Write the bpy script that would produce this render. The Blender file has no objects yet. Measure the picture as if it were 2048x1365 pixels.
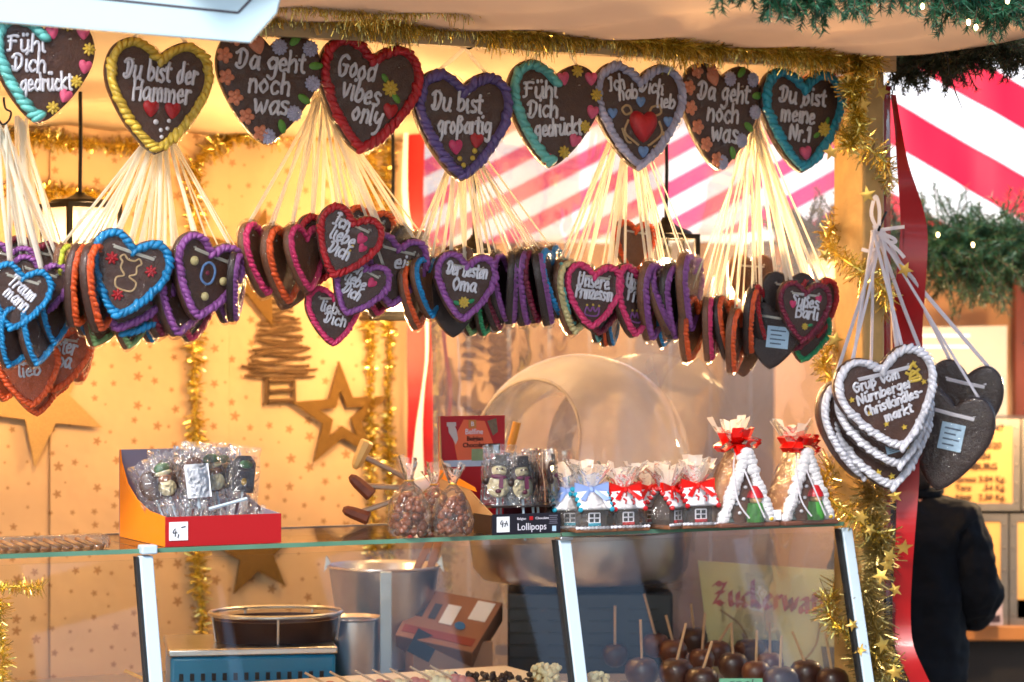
import bpy, bmesh, math, random
from mathutils import Matrix, Vector, Euler
from math import sin, cos, pi, radians, sqrt, atan2

# ---------------------------------------------------------------- camera, sky, sun, exposure
scene = bpy.context.scene
col = scene.collection
EYE = 1.55
K = 0.0002                                   # metres per photo pixel per metre of distance
cam_d = bpy.data.cameras.new('camera')
cam = bpy.data.objects.new('camera', cam_d); col.objects.link(cam)
cam.location = (0, 0, EYE); cam.rotation_euler = (pi/2, 0, 0)
cam_d.sensor_width = 36.0; cam_d.lens = 36.0/(2048*K)
cam_d.clip_start = 0.05; cam_d.clip_end = 2000
cam_d.dof.use_dof = True; cam_d.dof.focus_distance = 5.05; cam_d.dof.aperture_fstop = 3.6
scene.camera = cam

world = bpy.data.worlds.new('World'); scene.world = world; world.use_nodes = True
wn = world.node_tree.nodes; wl = world.node_tree.links
bgn = wn['Background']
sky = wn.new('ShaderNodeTexSky'); sky.sky_type = 'NISHITA'; sky.sun_disc = False
SUN_EL, SUN_AZ = radians(38), radians(200)   # azimuth: clockwise from +Y
sky.sun_elevation = SUN_EL; sky.sun_rotation = SUN_AZ
sky.air_density = 1.0; sky.dust_density = 0.8; sky.ozone_density = 1.0
wl.new(sky.outputs[0], bgn.inputs[0]); bgn.inputs[1].default_value = 0.11
sun_d = bpy.data.lights.new('sun', 'SUN'); sun_d.energy = 1.5; sun_d.angle = radians(14); sun_d.color = (1, .95, .88)
sun = bpy.data.objects.new('sun', sun_d); col.objects.link(sun)
sdir = Vector((sin(SUN_AZ)*cos(SUN_EL), cos(SUN_AZ)*cos(SUN_EL), sin(SUN_EL)))
sun.rotation_euler = sdir.to_track_quat('Z', 'Y').to_euler()
sun.location = (0, -3, 8)
scene.view_settings.view_transform = 'Standard'; scene.view_settings.look = 'None'
scene.view_settings.gamma = 1; scene.view_settings.exposure = 1.62
scene.cycles.transparent_max_bounces = 32
scene.cycles.max_bounces = 7; scene.cycles.diffuse_bounces = 4; scene.cycles.glossy_bounces = 4
scene.cycles.sample_clamp_indirect = 6
scene.cycles.caustics_reflective = False; scene.cycles.caustics_refractive = False
LAMP = 1.25                                   # overall strength of the lit lanterns

# ---------------------------------------------------------------- helpers
rnd = random.Random(7)
def P(px, py, d):
    "photo pixel + distance -> point of the place"
    return Vector(((px-1024)*K*d, d, EYE+(682.5-py)*K*d))
U = Vector((0.8957, 0.4445, 0)); V = Vector((-0.4445, 0.8957, 0)); O = Vector((-0.9626, 4.7, 0))
STALL_YAW = atan2(0.4445, 0.8957)
def ST(u, v, z): return O+U*u+V*v+Vector((0, 0, z))
def ft(px): return ((px-1024)*K*4.7+0.9626)/(1.713-.85*(px-1024)*K)
def fd(px): return 4.7+.85*ft(px)            # distance of the stall front at that bearing

def lin(h):
    h = h.lstrip('#'); o = []
    for i in (0, 2, 4):
        c = int(h[i:i+2], 16)/255
        o.append(c/12.92 if c <= .04045 else ((c+.055)/1.055)**2.4)
    return tuple(o)

MATS = {}
def mat(name, colr, rough=.5, metal=0, var=.12, nscale=25, bump=0, bscale=90, coat=0, coatbump=0, cscale=35,
        emit=0, ecol=None, transl=0, spec=.5, sss=0, c2=None):
    if name in MATS: return MATS[name]
    m = bpy.data.materials.new(name); m.use_nodes = True; MATS[name] = m
    nt = m.node_tree; n = nt.nodes; l = nt.links; b = n['Principled BSDF']
    if isinstance(colr, str): colr = lin(colr)
    tc = n.new('ShaderNodeTexCoord')
    nz = n.new('ShaderNodeTexNoise'); nz.inputs['Scale'].default_value = nscale; nz.inputs['Detail'].default_value = 4
    l.new(tc.outputs['Object'], nz.inputs['Vector'])
    mx = n.new('ShaderNodeMix'); mx.data_type = 'RGBA'
    mx.inputs[6].default_value = (*[max(0, c*(1-var)) for c in colr], 1)
    mx.inputs[7].default_value = (*(lin(c2) if c2 else [min(1, c*(1+var)) for c in colr]), 1)
    if c2: mx.inputs[6].default_value = (*colr, 1)
    l.new(nz.outputs['Fac'], mx.inputs[0]); l.new(mx.outputs[2], b.inputs['Base Color'])
    b.inputs['Roughness'].default_value = rough; b.inputs['Metallic'].default_value = metal
    b.inputs['Specular IOR Level'].default_value = spec
    if bump:
        n2 = n.new('ShaderNodeTexNoise'); n2.inputs['Scale'].default_value = bscale; n2.inputs['Detail'].default_value = 3
        l.new(tc.outputs['Object'], n2.inputs['Vector'])
        bp = n.new('ShaderNodeBump'); bp.inputs['Strength'].default_value = bump; bp.inputs['Distance'].default_value = .003
        l.new(n2.outputs['Fac'], bp.inputs['Height']); l.new(bp.outputs[0], b.inputs['Normal'])
    if coat:
        b.inputs['Coat Weight'].default_value = coat; b.inputs['Coat Roughness'].default_value = .08
        if coatbump:
            n3 = n.new('ShaderNodeTexNoise'); n3.inputs['Scale'].default_value = cscale; n3.inputs['Detail'].default_value = 2
            n3.inputs['Distortion'].default_value = 1.2
            l.new(tc.outputs['Object'], n3.inputs['Vector'])
            bp = n.new('ShaderNodeBump'); bp.inputs['Strength'].default_value = coatbump; bp.inputs['Distance'].default_value = .006
            l.new(n3.outputs['Fac'], bp.inputs['Height']); l.new(bp.outputs[0], b.inputs['Coat Normal'])
    if emit:
        b.inputs['Emission Color'].default_value = (*(ecol or colr), 1); b.inputs['Emission Strength'].default_value = emit
    if transl:
        tr = n.new('ShaderNodeBsdfTranslucent'); l.new(mx.outputs[2], tr.inputs[0])
        ms = n.new('ShaderNodeMixShader'); ms.inputs[0].default_value = transl
        l.new(b.outputs[0], ms.inputs[1]); l.new(tr.outputs[0], ms.inputs[2])
        l.new(ms.outputs[0], n['Material Output'].inputs[0])
    return m

def clear(name, tint=(1, 1, 1), refl=.9, rough=.02, bump=0, bscale=30, veil=0, veilcol=(.9, .9, .95), ior=1.45, back=.5):
    "thin clear sheet: see-through, with a Fresnel reflection and, if veil, some milky scatter"
    if name in MATS: return MATS[name]
    m = bpy.data.materials.new(name); m.use_nodes = True; MATS[name] = m
    nt = m.node_tree; n = nt.nodes; l = nt.links; n.remove(n['Principled BSDF'])
    t = n.new('ShaderNodeBsdfTransparent'); t.inputs[0].default_value = (*tint, 1)
    g = n.new('ShaderNodeBsdfGlossy'); g.inputs['Roughness'].default_value = rough
    fr = n.new('ShaderNodeFresnel'); fr.inputs[0].default_value = ior
    mm = n.new('ShaderNodeMath'); mm.operation = 'MULTIPLY'; mm.inputs[1].default_value = refl; mm.use_clamp = True
    l.new(fr.outputs[0], mm.inputs[0])
    base = t
    if veil:
        d = n.new('ShaderNodeBsdfDiffuse'); d.inputs[0].default_value = (*veilcol, 1)
        tl = n.new('ShaderNodeBsdfTranslucent'); tl.inputs[0].default_value = (*veilcol, 1)
        ad = n.new('ShaderNodeMixShader'); ad.inputs[0].default_value = back
        l.new(d.outputs[0], ad.inputs[1]); l.new(tl.outputs[0], ad.inputs[2])
        tc = n.new('ShaderNodeTexCoord'); nz = n.new('ShaderNodeTexNoise'); nz.inputs['Scale'].default_value = 3.0
        nz.inputs['Detail'].default_value = 5; l.new(tc.outputs['Object'], nz.inputs['Vector'])
        vm = n.new('ShaderNodeMath'); vm.operation = 'MULTIPLY'; vm.inputs[1].default_value = 2*veil; vm.use_clamp = True
        l.new(nz.outputs['Fac'], vm.inputs[0])
        mv = n.new('ShaderNodeMixShader'); l.new(vm.outputs[0], mv.inputs[0])
        l.new(t.outputs[0], mv.inputs[1]); l.new(ad.outputs[0], mv.inputs[2]); base = mv
    ms = n.new('ShaderNodeMixShader'); l.new(mm.outputs[0], ms.inputs[0])
    l.new(base.outputs[0], ms.inputs[1]); l.new(g.outputs[0], ms.inputs[2])
    if bump:
        tc = n.new('ShaderNodeTexCoord'); nz = n.new('ShaderNodeTexNoise'); nz.inputs['Scale'].default_value = bscale
        nz.inputs['Distortion'].default_value = 1.0
        l.new(tc.outputs['Object'], nz.inputs['Vector'])
        bp = n.new('ShaderNodeBump'); bp.inputs['Strength'].default_value = bump; bp.inputs['Distance'].default_value = .01
        l.new(nz.outputs['Fac'], bp.inputs['Height'])
        l.new(bp.outputs[0], g.inputs['Normal']); l.new(bp.outputs[0], fr.inputs['Normal'])
    l.new(ms.outputs[0], n['Material Output'].inputs[0])
    return m

class MB:
    def __init__(s): s.v = []; s.f = []
    def add(s, vs, fs, M=None):
        o = len(s.v)
        s.v += [tuple(M @ Vector(v)) for v in vs] if M is not None else [tuple(v) for v in vs]
        s.f += [tuple(i+o for i in f) for f in fs]; return s
    def box(s, c, d, M=None):
        x, y, z = c; a, b, h = d[0]/2, d[1]/2, d[2]/2
        vs = [(x+i*a, y+j*b, z+k*h) for i in (-1, 1) for j in (-1, 1) for k in (-1, 1)]
        return s.add(vs, [(0, 1, 3, 2), (4, 6, 7, 5), (0, 4, 5, 1), (2, 3, 7, 6), (0, 2, 6, 4), (1, 5, 7, 3)], M)
    def hexa(s, q0, q1, M=None):
        "solid between two quads (matching order)"
        return s.add(list(q0)+list(q1), [(3, 2, 1, 0), (4, 5, 6, 7)]+[(i, (i+1) % 4, 4+(i+1) % 4, 4+i) for i in range(4)], M)
    def prism(s, pts, y0, y1, M=None):
        "outline in x,z extruded along y"
        n = len(pts)
        vs = [(x, y0, z) for x, z in pts]+[(x, y1, z) for x, z in pts]
        return s.add(vs, [tuple(range(n)), tuple(range(2*n-1, n-1, -1))]+[(i, n+i, n+(i+1) % n, (i+1) % n) for i in range(n)], M)
    def ball(s, c, r, M=None, nu=8, nv=5, R=None):
        if isinstance(r, (int, float)): r = (r, r, r)
        vs = []; c = Vector(c)
        for j in range(1, nv):
            t = pi*j/nv
            for i in range(nu):
                a = 2*pi*i/nu; p = Vector((r[0]*sin(t)*cos(a), r[1]*sin(t)*sin(a), r[2]*cos(t)))
                vs.append(c+(R @ p if R else p))
        a = Vector((0, 0, r[2])); top = c+(R @ a if R else a); bot = c-(R @ a if R else a)
        vs += [top, bot]; T = len(vs)-2; B = T+1; fs = []
        for i in range(nu):
            k = (i+1) % nu
            fs.append((T, i, k)); fs.append((B, (nv-2)*nu+k, (nv-2)*nu+i))
            for j in range(nv-2): fs.append((j*nu+i, (j+1)*nu+i, (j+1)*nu+k, j*nu+k))
        return s.add(vs, fs, M)
    def tube(s, pts, r, n=6, M=None, caps=True, flat=None, closed=False):
        pts = [Vector(p) for p in pts]; N = len(pts); vs = []; up = None
        for i, p in enumerate(pts):
            if closed: t = pts[(i+1) % N]-pts[i-1]
            else: t = pts[min(i+1, N-1)]-pts[max(i-1, 0)]
            t = t.normalized() if t.length > 1e-9 else Vector((0, 0, 1))
            if up is None: up = Vector((0, 1, 0)) if abs(t.y) < .9 else Vector((1, 0, 0))
            a = t.cross(up); a = a.normalized() if a.length > 1e-6 else t.orthogonal().normalized()
            b = a.cross(t).normalized(); up = b
            rr = r[i] if isinstance(r, (list, tuple)) else r
            for k in range(n):
                w = 2*pi*(k+.5)/n
                vs.append(p+a*(rr*cos(w))+b*(rr*sin(w)*(flat if flat else 1)))
        fs = []
        for i in range(N if closed else N-1):
            j = (i+1) % N
            for k in range(n): fs.append((i*n+k, i*n+(k+1) % n, j*n+(k+1) % n, j*n+k))
        if caps and not closed: fs += [tuple(range(n-1, -1, -1)), tuple((N-1)*n+k for k in range(n))]
        return s.add(vs, fs, M)
    def ribbon(s, pts, w, nrm=None, M=None):
        "flat band (two-sided quads)"
        pts = [Vector(p) for p in pts]; N = len(pts); vs = []
        for i, p in enumerate(pts):
            t = (pts[min(i+1, N-1)]-pts[max(i-1, 0)]).normalized()
            a = t.cross(nrm if nrm is not None else Vector((0, 1, 0)))
            a = a.normalized() if a.length > 1e-6 else Vector((1, 0, 0))
            ww = w[i] if isinstance(w, (list, tuple)) else w
            vs += [p-a*ww/2, p+a*ww/2]
        return s.add(vs, [(2*i, 2*i+1, 2*i+3, 2*i+2) for i in range(N-1)], M)
    def lathe(s, prof, n=24, M=None, a0=0, a1=2*pi):
        full = abs(a1-a0-2*pi) < 1e-6; m = n if full else n+1; vs = []
        for r, z in prof:
            for i in range(m):
                a = a0+(a1-a0)*i/n; vs.append((r*cos(a), r*sin(a), z))
        fs = []
        for j in range(len(prof)-1):
            for i in range(n):
                k = (i+1) % m; fs.append((j*m+i, j*m+k, (j+1)*m+k, (j+1)*m+i))
        return s.add(vs, fs, M)

def mesh_of(name, mb, m, smooth=True, angle=40):
    me = bpy.data.meshes.new(name); me.from_pydata(mb.v, [], mb.f); me.validate()
    bm = bmesh.new(); bm.from_mesh(me); bmesh.ops.recalc_face_normals(bm, faces=bm.faces); bm.to_mesh(me); bm.free()
    if smooth:
        me.polygons.foreach_set('use_smooth', [True]*len(me.polygons))
        me.set_sharp_from_angle(angle=radians(angle))
    if m: me.materials.append(m)
    return me
def tag(o, label=None, cat=None, group=None, kind=None):
    if label: o['label'] = label
    if cat: o['category'] = cat
    if group: o['group'] = group
    if kind: o['kind'] = kind
    return o
def thing(name, label, cat, loc=(0, 0, 0), rot=(0, 0, 0), group=None, kind=None):
    o = bpy.data.objects.new(name, None); col.objects.link(o); o.empty_display_size = .05
    o.location = loc; o.rotation_euler = rot
    return tag(o, label, cat, group, kind)
def wm(o):
    m = Matrix.LocRotScale(o.location, o.rotation_euler, o.scale)
    return (wm(o.parent) @ m) if o.parent else m
def part(name, mb, m, parent=None, world=False, label=None, bevel=0, smooth=True, angle=40, seg=2):
    if isinstance(mb, MB):
        if world and parent is not None:
            I = wm(parent).inverted(); mb.v = [tuple(I @ Vector(v)) for v in mb.v]
        me = mesh_of(name, mb, m, smooth, angle)
    else: me = mb
    o = bpy.data.objects.new(name, me); col.objects.link(o)
    if parent is not None: o.parent = parent
    if label: o['label'] = label
    if bevel:
        bv = o.modifiers.new('bevel', 'BEVEL'); bv.width = bevel; bv.segments = seg; bv.limit_method = 'ANGLE'
    return o
def kids(o): return list(o.children)
def copy_tree(o, parent=None):
    c = o.copy(); col.objects.link(c)
    if parent is not None: c.parent = parent
    for ch in kids(o): copy_tree(ch, c)
    return c

def text_mesh(body, size, m, extrude=.0004, align='CENTER', sx=1.0, bold=0, shear=0, name='lettering'):
    cu = bpy.data.curves.new('t', 'FONT'); cu.body = body; cu.size = size; cu.align_x = align; cu.align_y = 'CENTER'
    cu.extrude = extrude; cu.offset = bold; cu.shear = shear; cu.resolution_u = 3
    o = bpy.data.objects.new('t', cu); col.objects.link(o)
    bpy.context.view_layer.update()
    dg = bpy.context.evaluated_depsgraph_get()
    me = bpy.data.meshes.new_from_object(o.evaluated_get(dg)); me.name = name
    bpy.data.objects.remove(o); bpy.data.curves.remove(cu)
    me.transform(Matrix.Rotation(pi/2, 4, 'X') @ Matrix.Diagonal((sx, 1, 1, 1)))    # lies in x,z facing -y
    me.materials.clear(); me.materials.append(m)
    return me

def spline(pts, per=4, closed=False):
    pts = [Vector(p) for p in pts]; n = len(pts)
    if n < 3 and not closed:
        return [pts[0].lerp(pts[1], i/per) for i in range(per+1)] if n == 2 else pts
    out = []
    for i in range(n if closed else n-1):
        g = (lambda k: pts[k % n]) if closed else (lambda k: pts[max(0, min(n-1, k))])
        a, b, c, d = g(i-1), g(i), g(i+1), g(i+2)
        for k in range(per):
            t = k/per
            out.append(.5*((2*b)+(c-a)*t+(2*a-5*b+4*c-d)*t*t+(3*b-a-3*c+d)*t**3))
    if not closed: out.append(pts[-1])
    return out

# hand-lettered strokes: x-height 1, ascender about 1.9
GL = {
'a': (1.0, '.85,.85 .45,1 .08,.5 .3,.03 .65,.2 .85,.8;.86,.95 .84,.25 1,0'), 'b': (.95, '.1,1.9 .1,.1;.1,.6 .5,1 .86,.5 .5,0 .1,.12'),
'c': (.85, '.8,.85 .45,1 .08,.5 .4,0 .8,.18'), 'd': (1.0, '.8,.8 .45,1 .08,.5 .35,0 .78,.3;.86,1.9 .84,.05'),
'e': (.9, '.1,.5 .72,.58 .5,1 .1,.6 .3,.02 .82,.18'), 'g': (1.0, '.82,.85 .45,1 .08,.55 .35,.1 .78,.4;.84,1 .8,-.4 .45,-.9 .08,-.6'),
'h': (.95, '.1,1.9 .1,0;.1,.6 .5,1 .8,.7 .82,0'), 'i': (.4, '.18,1 .2,.15 .3,0;.2,1.75 .21,1.86'), 'k': (.9, '.1,1.9 .1,0;.75,1 .14,.45 .8,0'),
'l': (.4, '.12,1.9 .12,.25 .32,0'), 'm': (1.4, '.1,1 .1,0;.1,.65 .4,1 .62,.7 .62,0;.62,.65 .95,1 1.18,.7 1.22,0'),
'n': (.95, '.1,1 .1,0;.1,.65 .5,1 .78,.7 .82,0'), 'o': (.95, '.45,1 .08,.5 .45,0 .82,.5 .45,1'), 'p': (.95, '.1,1 .1,-.9;.1,.6 .5,1 .86,.5 .5,0 .1,.2'),
'r': (.7, '.1,1 .1,0;.1,.6 .35,1 .65,.92'), 's': (.8, '.7,.9 .3,1 .15,.72 .65,.35 .5,.02 .1,.1'), 't': (.65, '.3,1.6 .28,.2 .55,0;.02,1.05 .6,1.08'),
'u': (.95, '.1,1 .12,.2 .45,0 .8,.4;.82,1 .82,.15 .95,0'), 'v': (.85, '.05,1 .4,0 .8,1'), 'w': (1.3, '.05,1 .32,0 .62,.8 .9,0 1.22,1'),
'y': (.9, '.1,1 .15,.35 .5,.2 .75,.5;.82,1 .6,-.5 .2,-.9'), 'z': (.85, '.1,1 .75,1 .1,0 .8,.02'), 'j': (.4, '.25,1 .25,-.6 0,-.9'), 'f': (.6, '.55,1.8 .3,1.7 .28,0;.02,1 .5,1'),
'ß': (1.0, '.1,-.7 .12,1.4 .45,1.8 .75,1.4 .45,1.0 .85,.5 .5,.0 .25,.1'),
'A': (1.2, '.05,0 .55,1.8 1.05,0;.25,.65 .85,.65'), 'B': (1.1, '.15,0 .15,1.8 .8,1.6 .75,1.05 .2,.95;.2,.95 .95,.75 .85,.1 .15,0'),
'C': (1.1, '1,1.5 .6,1.8 .1,.9 .5,0 1,.3'), 'D': (1.3, '.45,1.35 .42,.3;.05,1.3 .45,1.75 1.0,1.5 1.12,.8 .75,.1 .25,.05 .12,.3'),
'F': (1.1, '.3,1.6 .28,.2 .05,.05;.0,1.55 .5,1.7 1.0,1.65;.1,.95 .75,.95'), 'G': (1.25, '1.05,1.5 .6,1.8 .1,.9 .5,0 1,.25 1.02,.8;1.1,.8 .6,.8'),
'H': (1.2, '.15,1.8 .15,0;1.0,1.8 .98,0;.15,.9 1,.95'), 'I': (.7, '.05,1.6 .4,1.75 .6,1.6;.38,1.7 .36,.2 .05,.05'), 'N': (1.3, '.15,0 .15,1.8 1.0,0 1.05,1.8'),
'O': (1.2, '.6,1.8 .1,.9 .6,0 1.1,.9 .6,1.8'), 'P': (1.05, '.2,1.8 .2,0;.0,1.6 .6,1.85 .95,1.4 .6,.9 .2,.85'), 'S': (1.0, '.9,1.6 .45,1.8 .15,1.35 .75,.6 .5,0 .05,.2'),
'T': (1.1, '.5,1.75 .5,0;.0,1.6 .5,1.8 1.05,1.7'), 'U': (1.2, '.15,1.8 .15,.4 .55,0 .95,.4 1,1.8'), 'L': (.9, '.15,1.8 .15,0 .8,.05'),
'1': (.6, '.05,1.3 .4,1.8 .4,0'), '4': (.9, '.5,1.8 .1,.7 .85,.75;.65,1.2 .6,0'), '2': (.9, '.1,1.4 .45,1.8 .8,1.3 .1,0 .85,.02'), '.': (.4, '.15,.0 .18,.08'), ',': (.4, '.2,.4 .1,-.3'), '-': (.7, '.1,.7 .6,.75'), ' ': (.65, ''),
}
for ch, base in (('ü', 'u'), ('ä', 'a'), ('ö', 'o')):
    w, st = GL[base]; GL[ch] = (w, st+';.24,1.8 .25,1.92;.64,1.82 .65,1.94')
def strokes(text):
    "list of polylines, total width"
    x = 0; out = []
    for ch in text:
        w, st = GL[ch]
        for s in st.split(';'):
            if s: out.append([(x+float(a), float(b)) for a, b in (q.split(',') for q in s.split())])
        x += w*1.02+.12
    return out, x-.12
def handwrite(mb, text, cx, base, width, xh, r, rot=0, y=0, slant=.08):
    st, w = strokes(text); sc = width/w; R = Matrix.Rotation(rot, 2)
    for s in st:
        pts = []
        for v3 in spline([(p[0], p[1], 0) for p in s], 3):
            a, b = v3.x, v3.y
            b = 1+(b-1)*.66 if b > 1 else (b*.78 if b < 0 else b)
            q = R @ Vector(((a-w/2)*sc+slant*b*xh, b*xh)); pts.append((cx+q.x, y, base+q.y))
        jx, jz = rnd.uniform(-.04, .04)*xh, rnd.uniform(-.06, .06)*xh
        pts = [(a+jx+rnd.uniform(-.03, .03)*xh, b_, c+jz+rnd.uniform(-.03, .03)*xh) for a, b_, c in pts]
        mb.tube(pts, [r*rnd.uniform(.85, 1.2) for i in range(len(pts))], 6)
        for e_ in (pts[0], pts[-1]): mb.ball(e_, r*1.12, nu=6, nv=4)
# ================================================================ the setting
def wd(px, v): return (v+4.6377)/(.8957-.4445*(px-1024)*K)
def PV(px, py, v=0): return P(px, py, wd(px, v))
def uv_of(p): q = Vector((p.x, p.y, 0))-O; return q.dot(U), q.dot(V)
# materials
GOLD = mat('gold_tinsel', '#ecd27a', .2, 1, .3, 60)
GOLDF = mat('gold_foil', '#e0b45a', .3, .85, .2, 40)
GLIT = mat('gold_glitter', '#72521c', .45, .55, .55, 420, bump=.8, bscale=500)
CREAM = mat('cream_canvas', '#e8d2ae', .85, 0, .08, 6, bump=.25, bscale=60)
AWN = mat('awning_canvas', '#efcfae', .85, 0, .07, 5, bump=.35, bscale=9, transl=.45)
WOODP = mat('pale_wood', '#c9a878', .65, 0, .3, 14, bump=.5, bscale=45)
WOODG = mat('weathered_wood', '#cfa868', .6, 0, .35, 22, bump=.7, bscale=40)
REDV = mat('red_vinyl', '#a3060c', .45, 0, .2, 20, coat=.15, bump=.15, bscale=25)
STEEL = mat('brushed_steel', '#c4c4c8', .28, 1, .12, 30)
WHITEP = mat('white_paint', '#b9cad6', .4, 0, .06, 18, bump=.1, bscale=120)
BLACKM = mat('black_metal', '#1c1a18', .45, .6, .3, 40)
PVC = clear('clear_pvc', (.98, .96, .95), .5, .05, .3, 5, veil=.22, veilcol=(.9, .9, 1.0), back=.92)
GLASS = clear('case_glass', (.985, 1, .99), .85, .01)
GLASSG = clear('edge_glass', (.55, .85, .72), 1.0, .05)

def star_paper():
    m = mat('star_paper', '#d3b086', .75, 0, .14, 2.5, bump=.5, bscale=5)
    nt = m.node_tree; n = nt.nodes; l = nt.links
    for q in n:
        if q.type == 'BUMP': q.inputs['Distance'].default_value = .03
    def math(op, a, b=None):
        x = n.new('ShaderNodeMath'); x.operation = op
        for i, q in enumerate((a, b)):
            if q is None: continue
            if isinstance(q, (int, float)): x.inputs[i].default_value = q
            else: l.new(q, x.inputs[i])
        return x.outputs[0]
    tc = n.new('ShaderNodeTexCoord'); sp = n.new('ShaderNodeSeparateXYZ'); l.new(tc.outputs['Object'], sp.inputs[0])
    # wall mesh is drawn in the stall's own frame: x along the wall, z up
    cm = n.new('ShaderNodeCombineXYZ')
    l.new(math('MULTIPLY', sp.outputs[0], 19.), cm.inputs[0]); l.new(math('MULTIPLY', sp.outputs[2], 19.), cm.inputs[1])
    vo = n.new('ShaderNodeTexVoronoi'); vo.voronoi_dimensions = '2D'; vo.inputs['Scale'].default_value = 1; vo.inputs['Randomness'].default_value = .72
    l.new(cm.outputs[0], vo.inputs['Vector'])
    sb = n.new('ShaderNodeVectorMath'); sb.operation = 'SUBTRACT'
    l.new(cm.outputs[0], sb.inputs[0]); l.new(vo.outputs['Position'], sb.inputs[1])
    s2 = n.new('ShaderNodeSeparateXYZ'); l.new(sb.outputs[0], s2.inputs[0])
    sc = n.new('ShaderNodeSeparateColor'); l.new(vo.outputs['Color'], sc.inputs[0])
    ang = math('ADD', math('ARCTAN2', s2.outputs[1], s2.outputs[0]), math('MULTIPLY', sc.outputs[1], 6.28))
    shape = math('ADD', 1.0, math('MULTIPLY', math('COSINE', math('MULTIPLY', ang, 5)), .38))
    size = math('MULTIPLY', shape, math('ADD', .05, math('MULTIPLY', math('POWER', sc.outputs[0], 1.6), .15)))
    inside = math('LESS_THAN', vo.outputs['Distance'], size)
    b = n['Principled BSDF']; old = b.inputs['Base Color'].links[0].from_socket
    mx = n.new('ShaderNodeMix'); mx.data_type = 'RGBA'; l.new(math('MULTIPLY', inside, .7), mx.inputs[0])
    l.new(old, mx.inputs[6]); mx.inputs[7].default_value = (*lin('#8c5a22'), 1)
    l.new(mx.outputs[2], b.inputs['Base Color'])
    return m
def stripes(name, ca, cb, kx, s0, period, duty, transl=.25):
    "diagonal bands over object x,z"
    m = mat(name, ca, .5, 0, .10, 5, transl=transl, bump=.2, bscale=4)
    nt = m.node_tree; n = nt.nodes; l = nt.links
    tc = n.new('ShaderNodeTexCoord'); sp = n.new('ShaderNodeSeparateXYZ'); l.new(tc.outputs['Object'], sp.inputs[0])
    def math(op, a, b):
        x = n.new('ShaderNodeMath'); x.operation = op
        for i, q in enumerate((a, b)):
            if isinstance(q, (int, float)): x.inputs[i].default_value = q
            else: l.new(q, x.inputs[i])
        return x.outputs[0]
    s = math('ADD', sp.outputs[2], math('MULTIPLY', sp.outputs[0], kx))
    f = math('FRACT', math('DIVIDE', math('SUBTRACT', s0, s), period), 0)
    k = math('LESS_THAN', f, duty)
    b = n['Principled BSDF']; old = b.inputs['Base Color'].links[0].from_socket
    mx = n.new('ShaderNodeMix'); mx.data_type = 'RGBA'; l.new(k, mx.inputs[0]); l.new(old, mx.inputs[6])
    mx.inputs[7].default_value = (*lin(cb), 1)
    for q in list(old.links): pass
    for lk in [q for q in l if q.from_socket == old]: 
        ts = lk.to_socket
        if ts.node != mx: l.new(mx.outputs[2], ts)
    return m

# ground
g = MB(); g.add([(-400, -300, 0), (400, -300, 0), (400, 700, 0), (-400, 700, 0)], [(0, 1, 2, 3)])
tag(part('ground', g, mat('paving', '#8a8580', .85, 0, .35, 3, bump=.5, bscale=14)), 'grey stone paving of the market square', 'ground', kind='structure')

# ---- the stall itself: one thing, its shell parts below it
stall = thing('market_stall', 'cream lined market stall hung with gingerbread hearts', 'market stall', O, (0, 0, STALL_YAW))
def sbox(u0, u1, v0, v1, z0, z1): return MB().box(((u0+u1)/2, (v0+v1)/2, (z0+z1)/2), (u1-u0, v1-v0, z1-z0))
Cw = Vector((-0.277, 6.78, 0)); uc, vc = uv_of(Cw)          # inner corner of back wall and window wall
UP = 1.982                                                     # u of the right front post
SP_ = star_paper()
for u0_, u1_, dv in ((-1.1, .12, 0), (.12, .54, .004), (.54, 1.02, -.003), (1.02, uc, .002)):
    part('wall_panel', sbox(u0_+.001, u1_-.001, vc+dv, vc+.03+dv, 0, EYE+.60), SP_, stall)
part('side_wall', sbox(-1.13, -1.1, .0, vc+.03, 0, EYE+.60), CREAM, stall)
# ceiling as a lightly sagging liner
cl = MB(); NU, NV = 24, 12; vs = []
for j in range(NV+1):
    for i in range(NU+1):
        f = j/NV; u = -1.12+(UP+.03+1.12)*i/NU; v = .0+(vc+.02)*f
        u = min(u, UP+.02-(UP-uc)*f)
        vs.append((u, v, EYE+.625-.085*f-.012*sin(pi*f*3)*sin(u*7)-.006*sin(u*23+f*4)))
cl.add(vs, [(j*(NU+1)+i, j*(NU+1)+i+1, (j+1)*(NU+1)+i+1, (j+1)*(NU+1)+i) for j in range(NV) for i in range(NU)])
o = part('ceiling', cl, CREAM, stall, angle=80); sd = o.modifiers.new('s', 'SOLIDIFY'); sd.thickness = .012; sd.offset = 1
part('roof', MB().box((.4, .80, EYE+.80), (3.3, 1.66, .05)), mat('roof_sheet', '#6b5a48', .8), stall)
part('front_beam', sbox(-1.1, UP+.03, -.035, -.002, EYE+.6, EYE+.68), WOODP, stall)
# awning reaching out over the front
aw = MB(); vs = []; NU, NV = 40, 14
for j in range(NV+1):
    for i in range(NU+1):
        f = j/NV; u = .1+(UP+.12-.1)*i/NU; v = -.04-.72*f
        z = EYE+.632+.01*sin(f*pi)*sin(u*9+f*5)+.005*sin(u*19-f*11)+.012*f
        vs.append((u, v, z))
aw.add(vs, [(j*(NU+1)+i, j*(NU+1)+i+1, (j+1)*(NU+1)+i+1, (j+1)*(NU+1)+i) for j in range(NV) for i in range(NU)])
o = part('awning', aw, AWN, stall, angle=80); sd = o.modifiers.new('s', 'SOLIDIFY'); sd.thickness = .012; sd.offset = 1
# corner post
part('corner_post', MB().box((UP-.005, .06, (EYE+.6)/2), (.058, .12, EYE+.6)), WOODG, stall, bevel=.006)
part('corner_strip', MB().box((UP+.043, .03, EYE+.0), (.03, .006, 1.15)), REDV, stall)
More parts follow.
